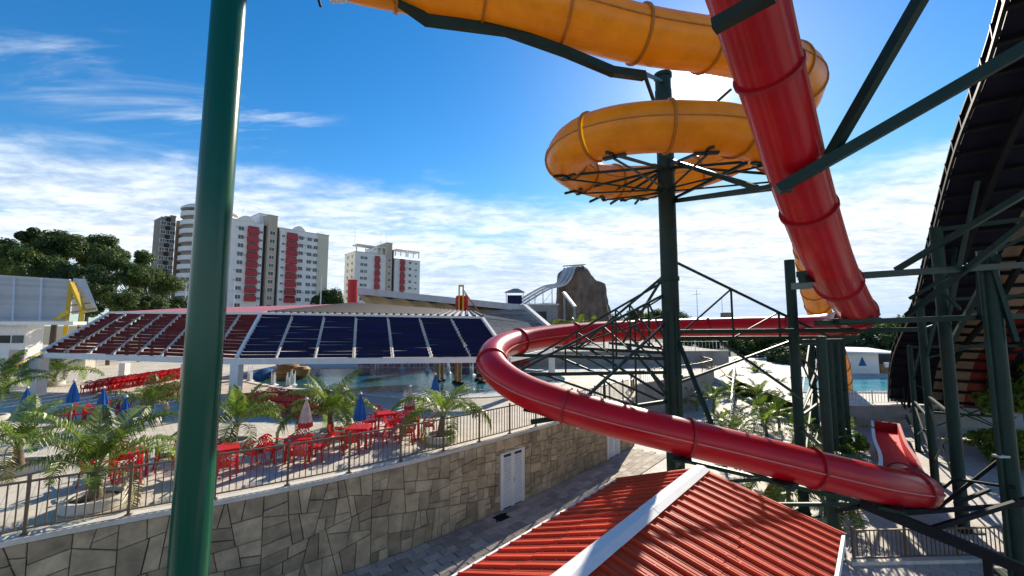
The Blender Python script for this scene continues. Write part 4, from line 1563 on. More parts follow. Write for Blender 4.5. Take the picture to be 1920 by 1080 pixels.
def frames(t, loc):
    for a_, b_ in ((664, 700), (703, 722), (738, 760), (762, 784)):
        x0, x1 = loc(a_), loc(b_)
        mb = MB()
        mb.box(((x0 + x1) / 2, 2, 41.6), (x1 - x0, 5, .5)); mb.box((x0 + .2, 0, 40.1), (.4, .4, 2.8)); mb.box((x1 - .2, 0, 40.1), (.4, .4, 2.8)); mb.box(((x0 + x1) / 2, 0, 40.1), (.3, .3, 2.8))
        mb.build('roof_frame', M['facade'], t)
    for px in (668, 718, 728):
        mb = MB(); mb.lathe([(.1, 0), (.05, 7)], V((loc(px), 4, 43)), 5); mb.build('mast', M['steel_pale'], t)
    # side wall towards the left
    for f in range(11):
        for y in (3, 8):
            o = put(WT, 'window', t, (-.03, y, 36 - 3 * f), (0, 0, R(-90)))
tower('cream apartment tower with two narrow red strips and an open roof frame', (-67.5, 175), (-44.5, 196), 12,
      [(663, 722, -1.8, FW, 0), (722, 732, 3.8, FB, .5), (732, 738, 1, FD, -1), (738, 786, -3.0, FW, 0), (708, 722, 2.0, FW, -3)],
      [(676, WT, 0, True), (683, WT, 0, False), (727, WT, .5, False), (767, WT, 0, True), (778, WS, 0, False)],
      [(700, 709, 10), (748, 756, 10)], 11, 40.2, 35.5, 'apartment towers on the skyline', frames)
# cream flank of that tower
t = thing('apartment_tower', 'round white apartment tower with ring balconies beside the green post', 'apartment tower', V((at(381, 600, 142).x, 142, 0)), 0, 'apartment towers on the skyline')
c = at(381, 600, 142)
mb = MB(); mb.lathe([(7.2, 0), (7.2, 44.5), (6.6, 45.5), (3, 47)], (c.x, 142, 0), 40); mb.build('wall', M['facade_brown'], t, 30)
for f in range(14):
    z = 4.5 + f * 3.0
    mb = MB(); mb.lathe([(7.25, z), (8.1, z), (8.1, z + 1.55), (7.25, z + 1.55)], (c.x, 142, 0), 40, cap=False); mb.build('balcony', FW, t, 30)
mb = MB(); mb.lathe([(8.2, 46.2), (8.2, 46.8), (7, 47.6)], (c.x, 142, 0), 40, cap=True); mb.build('roof', FW, t, 30)
t, loc = tower('brown grey apartment block with a blank side wall left of the round tower', (-120.0, 136.0), (-113.0, 145.5), 9, [(291, 299, -1.5, M['facade_brown'], 0), (299, 309, -1.0, FD, -.4), (309, 318, -.5, M['facade_brown'], 0)], [(295, WT, 0, False), (304, WT, -.4, False), (313, WT, 0, False)], [], 12, 45.0, 41.0, 'apartment towers on the skyline')
p0, p1 = at(318.5, 600, 145.6), at(345, 600, 143.0)
mb = MB(); mb.beam(V((p0.x, 146.0, 22.2)), V((p1.x + 1, 144.6, 22.2)), 1.2, 44.4)
o = mb.build('side_wall', M['facade_brown'], None); 
o.parent = t; o.matrix_parent_inverse = Matrix.Translation(V((-120.0, 136.0, 0))).inverted() if False else (Matrix.Translation(V((-120.0, 136.0, 0))) @ Matrix.Rotation(math.atan2(9.5, 7.0), 4, 'Z')).inverted()

# long grey wall, sheds and poles before the towers
t = thing('boundary_wall', 'long grey boundary wall with a low tiled roof line in front of the towers', 'wall', V((-50, 92, 0)))
mb = MB(); mb.box((-48, 95, 4.9), (74, .6, 9.2)); mb.build('wall_panel', M['offwhite'], t)
mb = MB(); mb.box((-48, 94, 9.9), (74, 2.4, .5)); mb.build('roof', M['facade_brown'], t)
mb = MB(); mb.box((-48, 94.4, 10.7), (74, .2, .8)); mb.build('opening', M['facade_dark'], t)
random.seed(9)
for k, px in enumerate((345, 436, 600)):
    p = at(px, 590, 88)
    t = thing('utility_pole', ['concrete utility pole left of the green post', 'concrete utility pole just right of the green post carrying a meter box', 'utility pole in the gap between the two apartment towers', 'utility pole left of the red drum'][k], 'utility pole', V((p.x, 88, 0)), group='utility poles before the towers')
    mb = MB(); mb.rod((p.x, 88, 0), (p.x, 88, 15.5 + (k % 3)), .16, .11, 8); mb.build('shaft', M['offwhite'], t)
    mb = MB(); mb.beam((p.x - 1.1, 88, 14.6), (p.x + 1.1, 88, 14.6), .12); mb.build('cross_arm', M['offwhite'], t)
mb = MB()
for z in (14.3, 14.7):
    mb.sweep([V((at(300, 590, 88).x + i * 2.2, 88, z - .35 * math.sin(math.pi * ((i * .31) % 1)))) for i in range(22)], [(-.02, -.02), (.02, -.02), (.02, .02), (-.02, .02)])
tag(mb.build('overhead_cable', M['black']), 'pair of thin overhead cables strung before the towers', 'cable')

# ------------------------------------------------------------------ white hall at the left edge
ha = thing('white_hall', 'white building at the left edge with a big corrugated screen and yellow steel gable', 'building', V((-42, 40, TZ)))
h0, h1, h2, h3 = at(-60, 512, 40), at(133, 524, 40), at(126, 604, 38.5), at(-60, 604, 38.5)
for r in range(17):
    v0, v1 = r / 17, (r + 1) / 17
    a_, b_, c_, d_ = lerp(h0, h3, v0), lerp(h1, h2, v0), lerp(h1, h2, v1), lerp(h0, h3, v1)
    mb = MB(); mb.hexa([d_, c_, c_ + V((0, .15, 0)), d_ + V((0, .15, 0)), a_ + V((0, -.16, 0)), b_ + V((0, -.16, 0)), b_ + V((0, .1, 0)), a_ + V((0, .1, 0))]); mb.build('cladding_sheet', M['steel_pale'], ha)
for px in (27, 78):
    mb = MB(); mb.beam(at(px, 522, 39.7), at(px - 4, 602, 38.1), .12, .05); mb.build('trim', M['white'], ha)
g1, g2 = at(160, 526, 40.5), at(183, 583, 39.5)
q0, q1 = at(133, 524, 40), at(152, 590, 47)
mb = MB(); mb.hexa([h1 + V((0, .2, .0)), g1, g2, at(134, 590, 42), h1 + V((0, .2, .15)), g1 + V((0, 0, .15)), g2 + V((0, 0, .15)), at(134, 590, 42) + V((0, 0, .15))]); mb.build('roof', M['offwhite'], ha)
for k in range(5):
    v = (k + .5) / 5
    mb = MB(); mb.beam(lerp(h1, at(134, 590, 42), v) + V((0, -.05, -.1)), lerp(g1, g2, v) + V((0, -.05, -.1)), .12); mb.build('purlin', M['facade_brown'], ha)
for a_, b_ in (((133, 530, 39.6), (122, 628, 38.3)), ((133, 530, 39.6), (158, 585, 39.0)), ((154, 580, 39.0), (152, 612, 38.8)), ((128, 583, 38.3), (104, 600, 37.8))):
    mb = MB(); mb.beam(at(*a_), at(*b_), .3, .3); mb.build('gable_frame', M['yellow'], ha)
e0, e1 = at(-60, 606, 37.6), at(150, 606, 37.6)
mb = MB(); mb.beam(e0, e1, 1.2, .3); mb.build('canopy', M['white'], ha)
w0, w1 = at(-60, 640, 38.4), at(46, 640, 38.4)
zc_ = e0.z - .16
mb = MB(); mb.box(((w0.x + w1.x) / 2, 39.2, (TZ + zc_) / 2), (w1.x - w0.x, 1.4, zc_ - TZ)); mb.build('wall', M['white'], ha)
w2 = at(150, 640, 41)
mb = MB(); mb.box(((w1.x + w2.x) / 2, 42.2, (TZ + 5.6) / 2), (w2.x - w1.x, 1.0, 5.6 - TZ)); mb.build('wall', M['facade_cream'], ha)
for px in (8, 33):
    p = at(px, 636, 38.45)
    mb = MB(); mb.box((p.x, 38.46, p.z), (1.0, .1, .7)); mb.build('window', M['glass'], ha)
mb = MB(); p = at(27, 650, 38.4); mb.box((p.x, 38.45, TZ + 1.1), (.9, .1, 2.1)); mb.build('door', M['facade_beige'], ha)
# steps with yellow handrail
st = thing('steps', 'short flight of steps with a yellow handrail below the white hall', 'steps', gz(60, 700, TZ))
g = gz(60, 705, TZ)
for i in range(6):
    mb = MB(); mb.box(g + V((0, i * .32, .08 + i * .08)), (2.6, .34, .16 + i * .16)); mb.build('step', M['concrete'], st)
mb = MB(); mb.beam(g + V((-1.3, -.2, 1.0)), g + V((-1.3, 2.0, 2.1)), .1); mb.beam(g + V((-1.3, -.2, 0)), g + V((-1.3, -.2, 1.0)), .09); mb.beam(g + V((-1.3, 2.0, .9)), g + V((-1.3, 2.0, 2.1)), .09); mb.beam(g + V((-1.3, -.2, .5)), g + V((-1.3, 2.0, 1.6)), .07); mb.build('handrail', M['yellow'], st)
fence('hall_railing', 'thin railing in front of the white hall at the left edge', [V((-50 + i, 36.5, TZ)) for i in range(8)], h=1.0, step=.3, post=2.0, m=M['offwhite'])

# ------------------------------------------------------------------ pool toys
pm_ = thing('play_mound', 'tiered brown play mound with spouts standing in the shallow pool', 'play structure', gz(545, 708, TZ))
g = gz(540, 708, TZ)
for k, (r, z) in enumerate(((1.3, 0), (1.05, .38), (.8, .7), (.55, .95), (.3, 1.15))):
    mb = MB(); mb.lathe([(r * 1.05, z), (r * 1.1, z + .2), (r, z + .38), (r * .6, z + .42)], g, 18); mb.build('tier', M['brown'] if k % 2 == 0 else M['wood'], pm_, 30)
mb = MB(); mb.lathe([(.06, 0), (.5, .3), (.62, .8), (.4, 1.0)], g + V((1.5, -.6, 0)), 12); mb.build('barrel', M['wood'], pm_, 30)
mb = MB(); mb.lathe([(.9, 0), (1.0, .3), (.5, .7), (.1, .8)], g + V((-1.7, -.3, 0)), 12); mb.build('dolphin_back', M['blue'], pm_, 30)
bt = thing('toddler_slide', 'small blue and yellow drum slide standing at the back of the pool', 'water slide', gz(690, 690, TZ))
g = gz(690, 692, TZ)
mb = MB(); mb.rod(g + V((-.9, 0, 1.2)), g + V((.1, 0, 1.2)), .75, n=18); mb.build('drum', M['blue'], bt, 30)
mb = MB(); mb.rod(g + V((.12, 0, 1.3)), g + V((1.2, 0, 1.5)), .7, n=18); mb.build('drum', M['yellow'], bt, 30)
mb = MB()
for sx in (-.8, .9):
    for sy in (-.5, .5):
        mb.rod(g + V((sx, sy, 0)), g + V((sx, sy, 2.6)), .07, n=8)
mb.build('leg', M['white'], bt)
jets = [(440, 700), (452, 712), (468, 715), (512, 722), (540, 726), (548, 722), (596, 702), (754, 691), (802, 695), (841, 700), (885, 703), (520, 690), (565, 690)]
jm = MB()
random.seed(4)
for q in range(9):
    a_ = q * 2.4; r_ = .05 + .012 * q; h_ = random.uniform(.55, 1.05)
    jm.rod((math.cos(a_) * r_, math.sin(a_) * r_, 0), (math.cos(a_) * r_ * 1.2, math.sin(a_) * r_ * 1.2, h_), .06, .025, 6)
jm.lathe([(.3, 0), (.22, .05), (.12, .12)], n=10, flute=.3)
JM = jm.mesh('fountain_jet', M['foam'], 40)
for px, py in jets:
    g = gz(px, py, TZ + .02)
    s = random.uniform(.75, 1.1)
    o = put(JM, 'fountain_jet', None, g, (0, 0, random.random() * 6), (s, s, s * random.uniform(.85, 1.2)))
    tag(o, 'short white fountain jet, ' + ORD[sorted(jets).index((px, py))] + ' from the left in the pool', 'fountain jet', 'fountain jets in the pool')

# ------------------------------------------------------------------ tables, chairs and parasols
def chair_parts():
    out = {}
    mb = MB()
    n = 6
    rows = []
    for j in range(5):
        y = -.21 + j * .105
        w = .225 + .02 * (j / 4)
        rows.append(mb.ring([V((-w + 2 * w * i / n, y, .43 + .018 * (2 * i / n - 1) ** 2 - .012 * math.cos(j))) for i in range(n + 1)]))
    mb.skin(rows, cap=False, closed=False)
    rows2 = [mb.ring([mb.v[k] - V((0, 0, .025)) for k in r]) for r in rows]
    mb.skin(list(reversed(rows2)), cap=False, closed=False)
    mb.box((0, .215, .41), (.46, .015, .06)); mb.box((0, -.215, .41), (.44, .015, .05))
    mb.box((.232, 0, .41), (.014, .42, .05)); mb.box((-.232, 0, .41), (.014, .42, .05))
    out['seat'] = mb
    mb = MB()     # lattice back behind the sitter at -y

    def bk(u, v):
        a = (u - .5) * 1.5
        zt = .45 + v * .40
        return V((math.sin(a) * .33, -.235 - v * .09 + (1 - math.cos(a)) * .18, zt))
    # arch frame
    for i in range(10):
        u0, u1 = i / 10, (i + 1) / 10
        z0, z1 = 1 - .28 * (2 * u0 - 1) ** 2, 1 - .28 * (2 * u1 - 1) ** 2
        mb.beam(bk(u0, z0), bk(u1, z1), .02, .05)
        mb.beam(bk(u0, .30), bk(u1, .30), .02, .035)
        if i % 2 == 0 or True:
            for r in range(4):
                if (i + r) % 2 == 0:
                    v0, v1 = .33 + r * .14, .33 + (r + 1) * .14
                    if v1 < min(z0, z1) + .02:
                        mb.hexa([bk(u0, v0), bk(u1, v0), bk(u1, v0) + V((0, .012, 0)), bk(u0, v0) + V((0, .012, 0)), bk(u0, v1), bk(u1, v1), bk(u1, v1) + V((0, .012, 0)), bk(u0, v1) + V((0, .012, 0))])
        mb.hexa([bk(u0, -.05), bk(u1, -.05), bk(u1, -.05) + V((0, .014, 0)), bk(u0, -.05) + V((0, .014, 0)), bk(u0, .3), bk(u1, .3), bk(u1, .3) + V((0, .014, 0)), bk(u0, .3) + V((0, .014, 0))])
    out['backrest'] = mb
    for sx in (-1, 1):
        mb = MB()
        mb.beam(V((sx * .25, .20, .42)), V((sx * .27, .19, .64)), .045, .05)
        pts = cr([V((sx * .27, .24, .635)), V((sx * .275, .05, .655)), V((sx * .265, -.15, .66)), V((sx * .23, -.27, .70))], step=.09)
        mb.sweep(pts, [(-.028, -.01), (.028, -.01), (.028, .012), (-.028, .012)])
        out['armrest' + ('' if sx < 0 else '.b')] = mb
    for k, (sx, sy) in enumerate(((-1, -1), (1, -1), (-1, 1), (1, 1))):
        mb = MB()
        top = V((sx * .215, sy * .19, .43)); bot = V((sx * .255, sy * .245, 0))
        mb.beam(top, bot, .05, .03)
        out['leg' + '.' * (k > 0) + str(k if k else '')] = mb
    return out


def merged(parts):
    mb = MB()
    for p in parts.values():
        b = len(mb.v)
        mb.v += p.v
        mb.f += [tuple(i + b for i in f) for f in p.f]
        mb.m += p.m
    return mb


CP = chair_parts()
chair0 = thing('plastic_chair', 'red plastic chair', 'chair', (0, 0, 0))
for k, p in CP.items():
    p.build(k.split('.')[0], M['chair'], chair0)
CHM = merged(CP).mesh('plastic_chair', M['chair'])
table0 = thing('plastic_table', 'red plastic table', 'table', (0, 0, 0))
mb = MB(); mb.box((0, 0, .72), (.78, .78, .03)); mb.box((0, 0, .735), (.74, .74, .008)); mb.build('tabletop', M['chair'], table0)
mb = MB()
for sx in (-1, 1):
    mb.box((sx * .385, 0, .69), (.02, .77, .06)); mb.box((0, sx * .385, .69), (.75, .02, .06))
mb.build('apron', M['chair'], table0)
for sx in (-1, 1):
    for sy in (-1, 1):
        mb = MB(); mb.beam((sx * .33, sy * .33, .70), (sx * .36, sy * .36, 0), .07, .05); mb.build('leg', M['chair'], table0)

def parasol(m, m2=None):
    t = thing('closed_parasol', 'closed parasol', 'parasol', (0, 0, 0))
    mb = MB(); mb.rod((0, 0, 0.02), (0, 0, 1.95), .02, n=8); mb.build('pole', M['offwhite'], t)
    mb = MB(); mb.lathe([(.20, 1.0), (.235, 1.03), (.21, 1.25), (.14, 1.58), (.05, 1.86), (.015, 1.96)], n=16, flute=-.35, cap=True)
    c = mb.build('canopy', m, t, 20)
    if m2:
        mb = MB(); mb.lathe([(.244, 1.02), (.238, 1.13), (.228, 1.18)], n=16, flute=-.34, cap=False); b = mb.build('printed_band', m2, c)
    mb = MB(); mb.lathe([(.04, 1.94), (.07, 1.96), (.02, 2.03)], n=8); mb.build('cap', M['offwhite'], t)
    mb = MB(); mb.lathe([(.22, 0), (.22, .06), (.05, .1), (.03, .3)], n=12); mb.build('base', M['offwhite'], t)
    return t
par_w, par_b = parasol(M['canvas'], M['logo_red']), parasol(M['blue'])

random.seed(31)
SETS = [  # px, py of table foot, rz, parasol, description of the place
    (560, 862, .35, 'w', 'beside the fence below the pale parasol', 'leftmost of the pale ones'),
    (672, 838, .1, None, 'right of the large middle palm', ''),
    (722, 806, .5, None, 'nearest the pool edge behind the blue parasol', ''),
    (768, 820, .2, 'w2', 'below the pale parasol beside the slim palm', ''),
    (418, 884, .6, None, 'just right of the green post', ''),
    (240, 892, .9, None, 'behind the palm left of the green post', ''),
]
for i, (px, py, rz, pk, desc, x) in enumerate(SETS):
    g = gz(px, py, TZ + .004)
    dup(table0, g, rz, 1.0, 'square red plastic table ' + desc, 'red tables on the terrace')
    nm = ['pulled out towards the fence', 'on the pool side of the table', 'with its back to the palm', 'with its back to the pavilion']
    for k in range(4):
        a = rz + k * math.pi / 2 + random.uniform(-.3, .3)
        dist = random.uniform(.62, .85)
        loc = g + V((math.cos(a) * dist, math.sin(a) * dist, 0))
        dup(chair0, loc, a + math.pi / 2 + random.uniform(-.45, .45), 1.0, ['right hand', 'far side', 'left hand', 'near side'][k] + ' red lattice chair at the table ' + desc, 'red plastic chairs round the terrace tables')
for px, py, kind, lab in ((570, 858, 'w', 'closed pale printed parasol at the table below the pavilion column'), (767, 815, 'w', 'closed pale printed parasol before the pool left of the slim palm'),
                          (673, 840, 'b', 'closed dark blue parasol right of the large middle palm'), (228, 850, 'b', 'closed bright blue parasol left of the green post catching the sun'),
                          (187, 820, 'b', 'closed blue parasol standing in the pavilion shade'), (132, 797, 'b', 'small closed blue parasol beside the left pavilion column'),
                          (42, 820, 'b', 'closed blue parasol at the far left of the terrace'), (433, 825, 'b', 'closed blue parasol before the middle pavilion column'), (815, 775, 'b', 'far closed blue parasol at the pool edge')):
    g = gz(px, py, TZ)
    dup(par_w if kind == 'w' else par_b, g, random.random() * 3, 1.0, lab, 'closed parasols on the terrace')
for o in (chair0, table0, par_w, par_b):
    remove(o)
# rows of chairs
def rows(p0, p1, n, r, dy, lab, grp, face):
    a, b = V(p0), V(p1)
    for j in range(r):
        for i in range(n):
            p = lerp(a, b, i / (n - 1)) + V(dy) * j + V((random.uniform(-.08, .08), random.uniform(-.08, .08), 0))
            o = put(CHM, 'plastic_chair', None, p, (0, 0, face + random.uniform(-.25, .25)))
            tag(o, 'red plastic chair, ' + ORD[i] + ' from the left in the ' + ORD[j] + ' row ' + lab, 'chair', grp)
rows(gz(195, 733, TZ), gz(345, 708, TZ), 17, 3, (.2, -.75, 0), 'under the pavilion left half', 'chairs packed in rows under the pavilion', R(200))
rows(gz(300, 752, TZ), gz(345, 735, TZ), 5, 3, (.1, -.7, 0), 'beside the green post', 'chairs in the shaded block', R(180))
rows(gz(442, 770, TZ), gz(580, 786, TZ), 15, 3, (.25, .85, 0), 'before the pool', 'chairs in curved rows before the pool', R(170))
rows(gz(120, 795, TZ), gz(190, 788, TZ), 4, 2, (.2, .9, 0), 'among blue parasols', 'chairs among the parasols', R(120))
rows(V((-16, 44.3, TZ)), V((1.5, 43.6, TZ)), 26, 2, (0, .8, 0), 'across the pool', 'chairs across the pool', R(0))

# ------------------------------------------------------------------ palms
def frond_mesh(L, droop, nl, lw, ll, seed, m):
    rnd = random.Random(seed)
    mb = MB()
    pts = []
    for i in range(13):
        t = i / 12
        ang = R(78) - droop * t ** 1.15
        pts.append((pts[-1] + V((math.cos(ang), 0, math.sin(ang))) * (L / 12)) if pts else V((0, 0, 0)))
    for i in range(12):
        w = .03 * (1 - i / 13) + .006
        mb.beam(pts[i], pts[i + 1], w, w * .7, mi=1)
    for k in range(nl):
        t = .14 + .86 * k / nl
        f = t * 12
        i = min(11, int(f))
        p = lerp(pts[i], pts[i + 1], f - i)
        tt = (pts[i + 1] - pts[i]).normalized()
        up = V((0, 1, 0)).cross(tt) * -1
        le = ll * (math.sin(math.pi * min(1, .18 + t * .80)) ** .7) * rnd.uniform(.85, 1.1)
        for sg in (-1, 1):
            d = (tt * rnd.uniform(.55, .8) + V((0, sg, 0)) * rnd.uniform(.7, .9) + up * rnd.uniform(.15, .4)).normalized()
            q1 = p + d * le * .55
            q2 = p + d * le * .92 + V((0, 0, -le * rnd.uniform(.30, .75)))
            wv = tt * (lw * rnd.uniform(.8, 1.2))
            b = len(mb.v)
            mb.v += [p - wv * .5, p + wv * .5, q1 + wv * .6, q1 - wv * .5, q2]
            mb.f += [(b, b + 1, b + 2, b + 3), (b + 3, b + 2, b + 4)]
            mb.m += [0, 0]
    return mb.mesh('frond', [m, M['rachis']])


FR = [frond_mesh(2.3, R(dr), 46, .034, .68, 40 + i, M['leaf']) for i, dr in enumerate((55, 85, 110, 130, 70))]
FRD = frond_mesh(2.1, R(150), 26, .042, .55, 60, M['leaf_dry'])
FRS = [frond_mesh(1.9, R(dr), 20, .065, .60, 80 + i, M['leaf']) for i, dr in enumerate((45, 80, 110))]


def palm(name, label, loc, n, th, scale, seed, group, fr=None, dry=1, trunk_r=.105, cat='palm'):
    rnd = random.Random(seed)
    fr = fr or FR
    t = thing(name, label, cat, loc, 0, group, local=True)
    mb = MB()
    lean = V((rnd.uniform(-.1, .1), rnd.uniform(-.1, .1), 0))
    k = 7
    pts = [V((0, 0, -.05)) + lean * (i / k) ** 2 + V((0, 0, th * i / k)) for i in range(k + 1)]
    prof = [(math.cos(6.28318 * i / 10) , math.sin(6.28318 * i / 10)) for i in range(10)]
    mb.sweep(pts, prof, scale=[trunk_r * (1.45 - .6 * i / k + (.08 if i % 2 else 0)) for i in range(k + 1)])
    mb.build('trunk', M['trunk'], t, 50)
    for i in range(n):
        a = i * 2.39996 + rnd.uniform(-.25, .25)
        u = i / max(1, n - 1)
        tilt = R(-6) + u * R(46 if seed in (100, 101) else 60) + rnd.uniform(-.12, .12)
        me = fr[min(len(fr) - 1, int(u * len(fr)))] if rnd.random() < .6 else rnd.choice(fr[:3])
        if i >= n - dry:
            me = FRD if fr is FR else me
        s = scale * rnd.uniform(.85, 1.12) * (.9 + .2 * math.sin(u * 3))
        o = put(me, 'frond', t, pts[-1] + V((math.cos(a) * .05, math.sin(a) * .05, -.05 * u)), (0, 0, 0), s)
        o.rotation_euler = (Matrix.Rotation(a, 3, 'Z') @ Matrix.Rotation(tilt, 3, 'Y') @ Matrix.Rotation(rnd.uniform(-.4, .4), 3, 'Z')).to_euler()
    return t


def planter(loc, r, label, grp):
    t = thing('round_planter', label, 'planter', loc, group=grp)
    mb = MB(); mb.lathe([(r, 0), (r + .03, .03), (r + .02, .24), (r, .26), (r - .09, .26), (r - .1, .15)], loc, 32, cap=False); mb.build('ring', M['coping'], t, 30)
    mb = MB(); mb.lathe([(r - .09, .12), (r * .5, .19), (.01, .21)], loc, 20); mb.build('soil', M['soil'], t, 40)


NEAR = [(178, 948, 14, .75, .88, 'bushy young coconut palm nearest the fence left of the green post', 'round concrete planter of the near palm left of the green post', .62),
        (32, 884, 11, .7, .85, 'young coconut palm at the left edge of the terrace', 'round concrete planter at the left edge', .7),
        (620, 818, 19, .75, .92, 'largest young coconut palm standing between the two nearest table sets', 'round planter under the largest middle palm', .6),
        (826, 826, 13, .85, .88, 'slim young coconut palm near the fence on the right of the terrace', 'dark round planter under the slim palm', .62),
        (436, 838, 14, .7, .9, 'young coconut palm half hidden behind the green post', 'round planter behind the green post', .55),
        (272, 795, 12, .8, .85, 'dark young palm standing in the shade of the pavilion', 'planter of the shaded palm', .55),
        (100, 722, 11, .7, 1.1, 'palm in the sun behind the left pavilion column', 'planter behind the left column', .6),
        (-20, 790, 11, .9, 1.0, 'palm leaning in from the left edge of the picture', 'planter out at the far left', .6),
        (10, 745, 11, 1.1, 1.1, 'small palm at the far left beside the steps', 'planter beside the steps', .6)]
for i, (px, py, n, th, sc, lab, lab2, pr) in enumerate(NEAR):
    g = gz(px, py, TZ + .003)
    planter(g, pr, lab2, 'round planters on the terrace')
    palm('coconut_palm', lab, g + V((0, 0, .17)), n, th, sc, 100 + i, 'young coconut palms on the terrace')

PLAZA = [(1352, 795), (1370, 745), (1338, 768), (1400, 735), (1438, 810), (1462, 800), (1448, 765), (1478, 770), (1430, 790), (1392, 705), (1365, 720), (1418, 712), (1445, 715), (1285, 760), (1292, 735), (1382, 812), (1465, 735), (1338, 708), (1483, 725), (1372, 690), (1508, 845), (1545, 850), (1360, 870), (1480, 960), (1500, 700), (1405, 690), (1425, 760), (1550, 960), (1585, 830), (1525, 905)]
fr_ = sorted(p for p in PLAZA if p[1] >= 760)
bk_ = sorted(p for p in PLAZA if p[1] < 760)
for i, (px, py) in enumerate(PLAZA):
    g = gz(px, py + 8, .0)
    where = 'left of' if px < 1400 else 'right of'
    palm('plaza_palm', 'small green palm, ' + (ORD[fr_.index((px, py))] + ' from the left in the front half' if py >= 760 else ORD[bk_.index((px, py))] + ' from the left in the back half') + ' of the palm plaza', g, 11 + i % 3, .5 + .35 * (i % 3), .70 + .09 * (i % 4), 300 + i, 'small palms planted in the plaza', FRS, 0, .07)
for i, (px, D) in enumerate(((1052, 60), (1085, 62), (1112, 63), (1195, 64), (1035, 58))):
    p = at(px, 640, D)
    palm('date_palm', 'bright green palm, %s from the left below the rock mountain' % ORD[sorted((1052, 1085, 1112, 1195, 1035)).index(px)], V((p.x, p.y, TZ)), 12, 3.6 + .3 * (i % 2), 1.25, 500 + i, 'palms below the rock mountain', FR, 0, .2)

# ------------------------------------------------------------------ trees
def crown_mesh(seed, rx, rz, nl, nleaf, ls, m, name='crown'):
    rnd = random.Random(seed)
    lobes = []
    for i in range(nl):
        a = rnd.random() * 6.283
        r = rx * math.sqrt(rnd.random()) * .82
        z = rz * rnd.uniform(-.6, .75) * (1 - (r / rx) ** 2 * .6)
        lobes.append((V((math.cos(a) * r, math.sin(a) * r, z)), rx * rnd.uniform(.14, .36)))
    mb = MB()
    for k in range(nleaf):
        c, lr = lobes[rnd.randrange(nl)]
        d = V((rnd.gauss(0, 1), rnd.gauss(0, 1), rnd.gauss(0, .8))).normalized()
        p = c + d * lr * (rnd.random() ** .33) * V((1, 1, .8)).length / 1.6
        nrm = (d + V((rnd.uniform(-.8, .8), rnd.uniform(-.8, .8), rnd.uniform(-.2, .9)))).normalized()
        a = nrm.orthogonal().normalized()
        a = Matrix.Rotation(rnd.random() * 6.28, 3, nrm) @ a
        b = nrm.cross(a)
        s = ls * rnd.uniform(.6, 1.35)
        bb = len(mb.v)
        mb.v += [p - a * s, p - b * s * .45, p + a * s, p + b * s * .45 + nrm * s * .2]
        mb.f.append((bb, bb + 1, bb + 2, bb + 3))
        mb.m.append(0)
    return mb.mesh(name, m)


CR = [crown_mesh(1, 5.0, 4.0, 26, 11000, .24, M['tree']), crown_mesh(2, 5.0, 3.4, 22, 10000, .24, M['tree_dark']), crown_mesh(3, 5.0, 4.6, 30, 12000, .22, M['tree'])]
CB = [crown_mesh(7, 1.6, 1.2, 16, 2200, .14, M['shrub']), crown_mesh(8, 1.6, 1.3, 14, 2400, .13, M['shrub'])]


def tree(label, x, y, z0, top, s, kind, group, name='tree', sq=1.0):
    t = thing(name, label, 'tree', (x, y, z0), 0, group, local=True)
    hc = top - z0 - 4.0 * s * sq
    mb = MB()
    rnd = random.Random(int(x * 13 + y))
    mb.rod((0, 0, -.1), (rnd.uniform(-.3, .3), 0, max(.6, hc)), .32 * s, .16 * s, 8)
    for k in range(4):
        a = rnd.random() * 6.28
        b0 = V((0, 0, hc * rnd.uniform(.55, .9)))
        mb.rod(b0, b0 + V((math.cos(a) * 2.6 * s, math.sin(a) * 2.6 * s, 2.4 * s)), .13 * s, .05 * s, 6)
    mb.build('trunk', M['bark'], t)
    put(CR[kind], 'crown', t, (0, 0, hc), (0, 0, rnd.random() * 6.28), (s, s, s * sq))
    return t


def ztop(px, py, D):
    return at(px, py, D).z


LT = [(25, 436, 52, .82, 0, 'broad tree at the far left behind the white hall'), (122, 420, 56, .92, 0, 'tallest tree of the left clump behind the corrugated screen'),
      (178, 438, 57, .75, 2, 'tree right of the tallest one in the left clump'), (226, 456, 54, .72, 0, 'rounded tree third from the right in the left clump'), (252, 488, 52, .62, 2, 'lower rounded tree at the right end of the left clump'),
      (296, 505, 54, .60, 2, 'lightest small tree before the brown apartment block'), (-45, 440, 60, 1.0, 0, 'tree cut by the left edge of the picture'),
      (75, 470, 50, .72, 2, 'low tree in front of the left clump above the corrugated screen'), (160, 490, 49, .66, 1, 'dark low tree directly above the yellow gable'), (215, 525, 46, .62, 0, 'small leafy tree beside the yellow gable'), (110, 500, 62, .9, 1, 'dark tree at the back of the left clump'), (20, 500, 62, .9, 1, 'dark back tree at the left end of the clump'),
      (270, 545, 50, .5, 1, 'dark small tree left of the shrubby one under the round tower'), (318, 550, 58, .55, 1, 'dark shrubby tree under the round apartment tower'), (622, 535, 150, 1.5, 1, 'distant dark tree in the gap between the two apartment towers')]
for px, py, D, s, k, lab in LT:
    p = at(px, py, D)
    tree(lab, p.x, D, TZ - .1 if D < 100 else 0, p.z, s, k, 'trees on the left', sq=1.0)
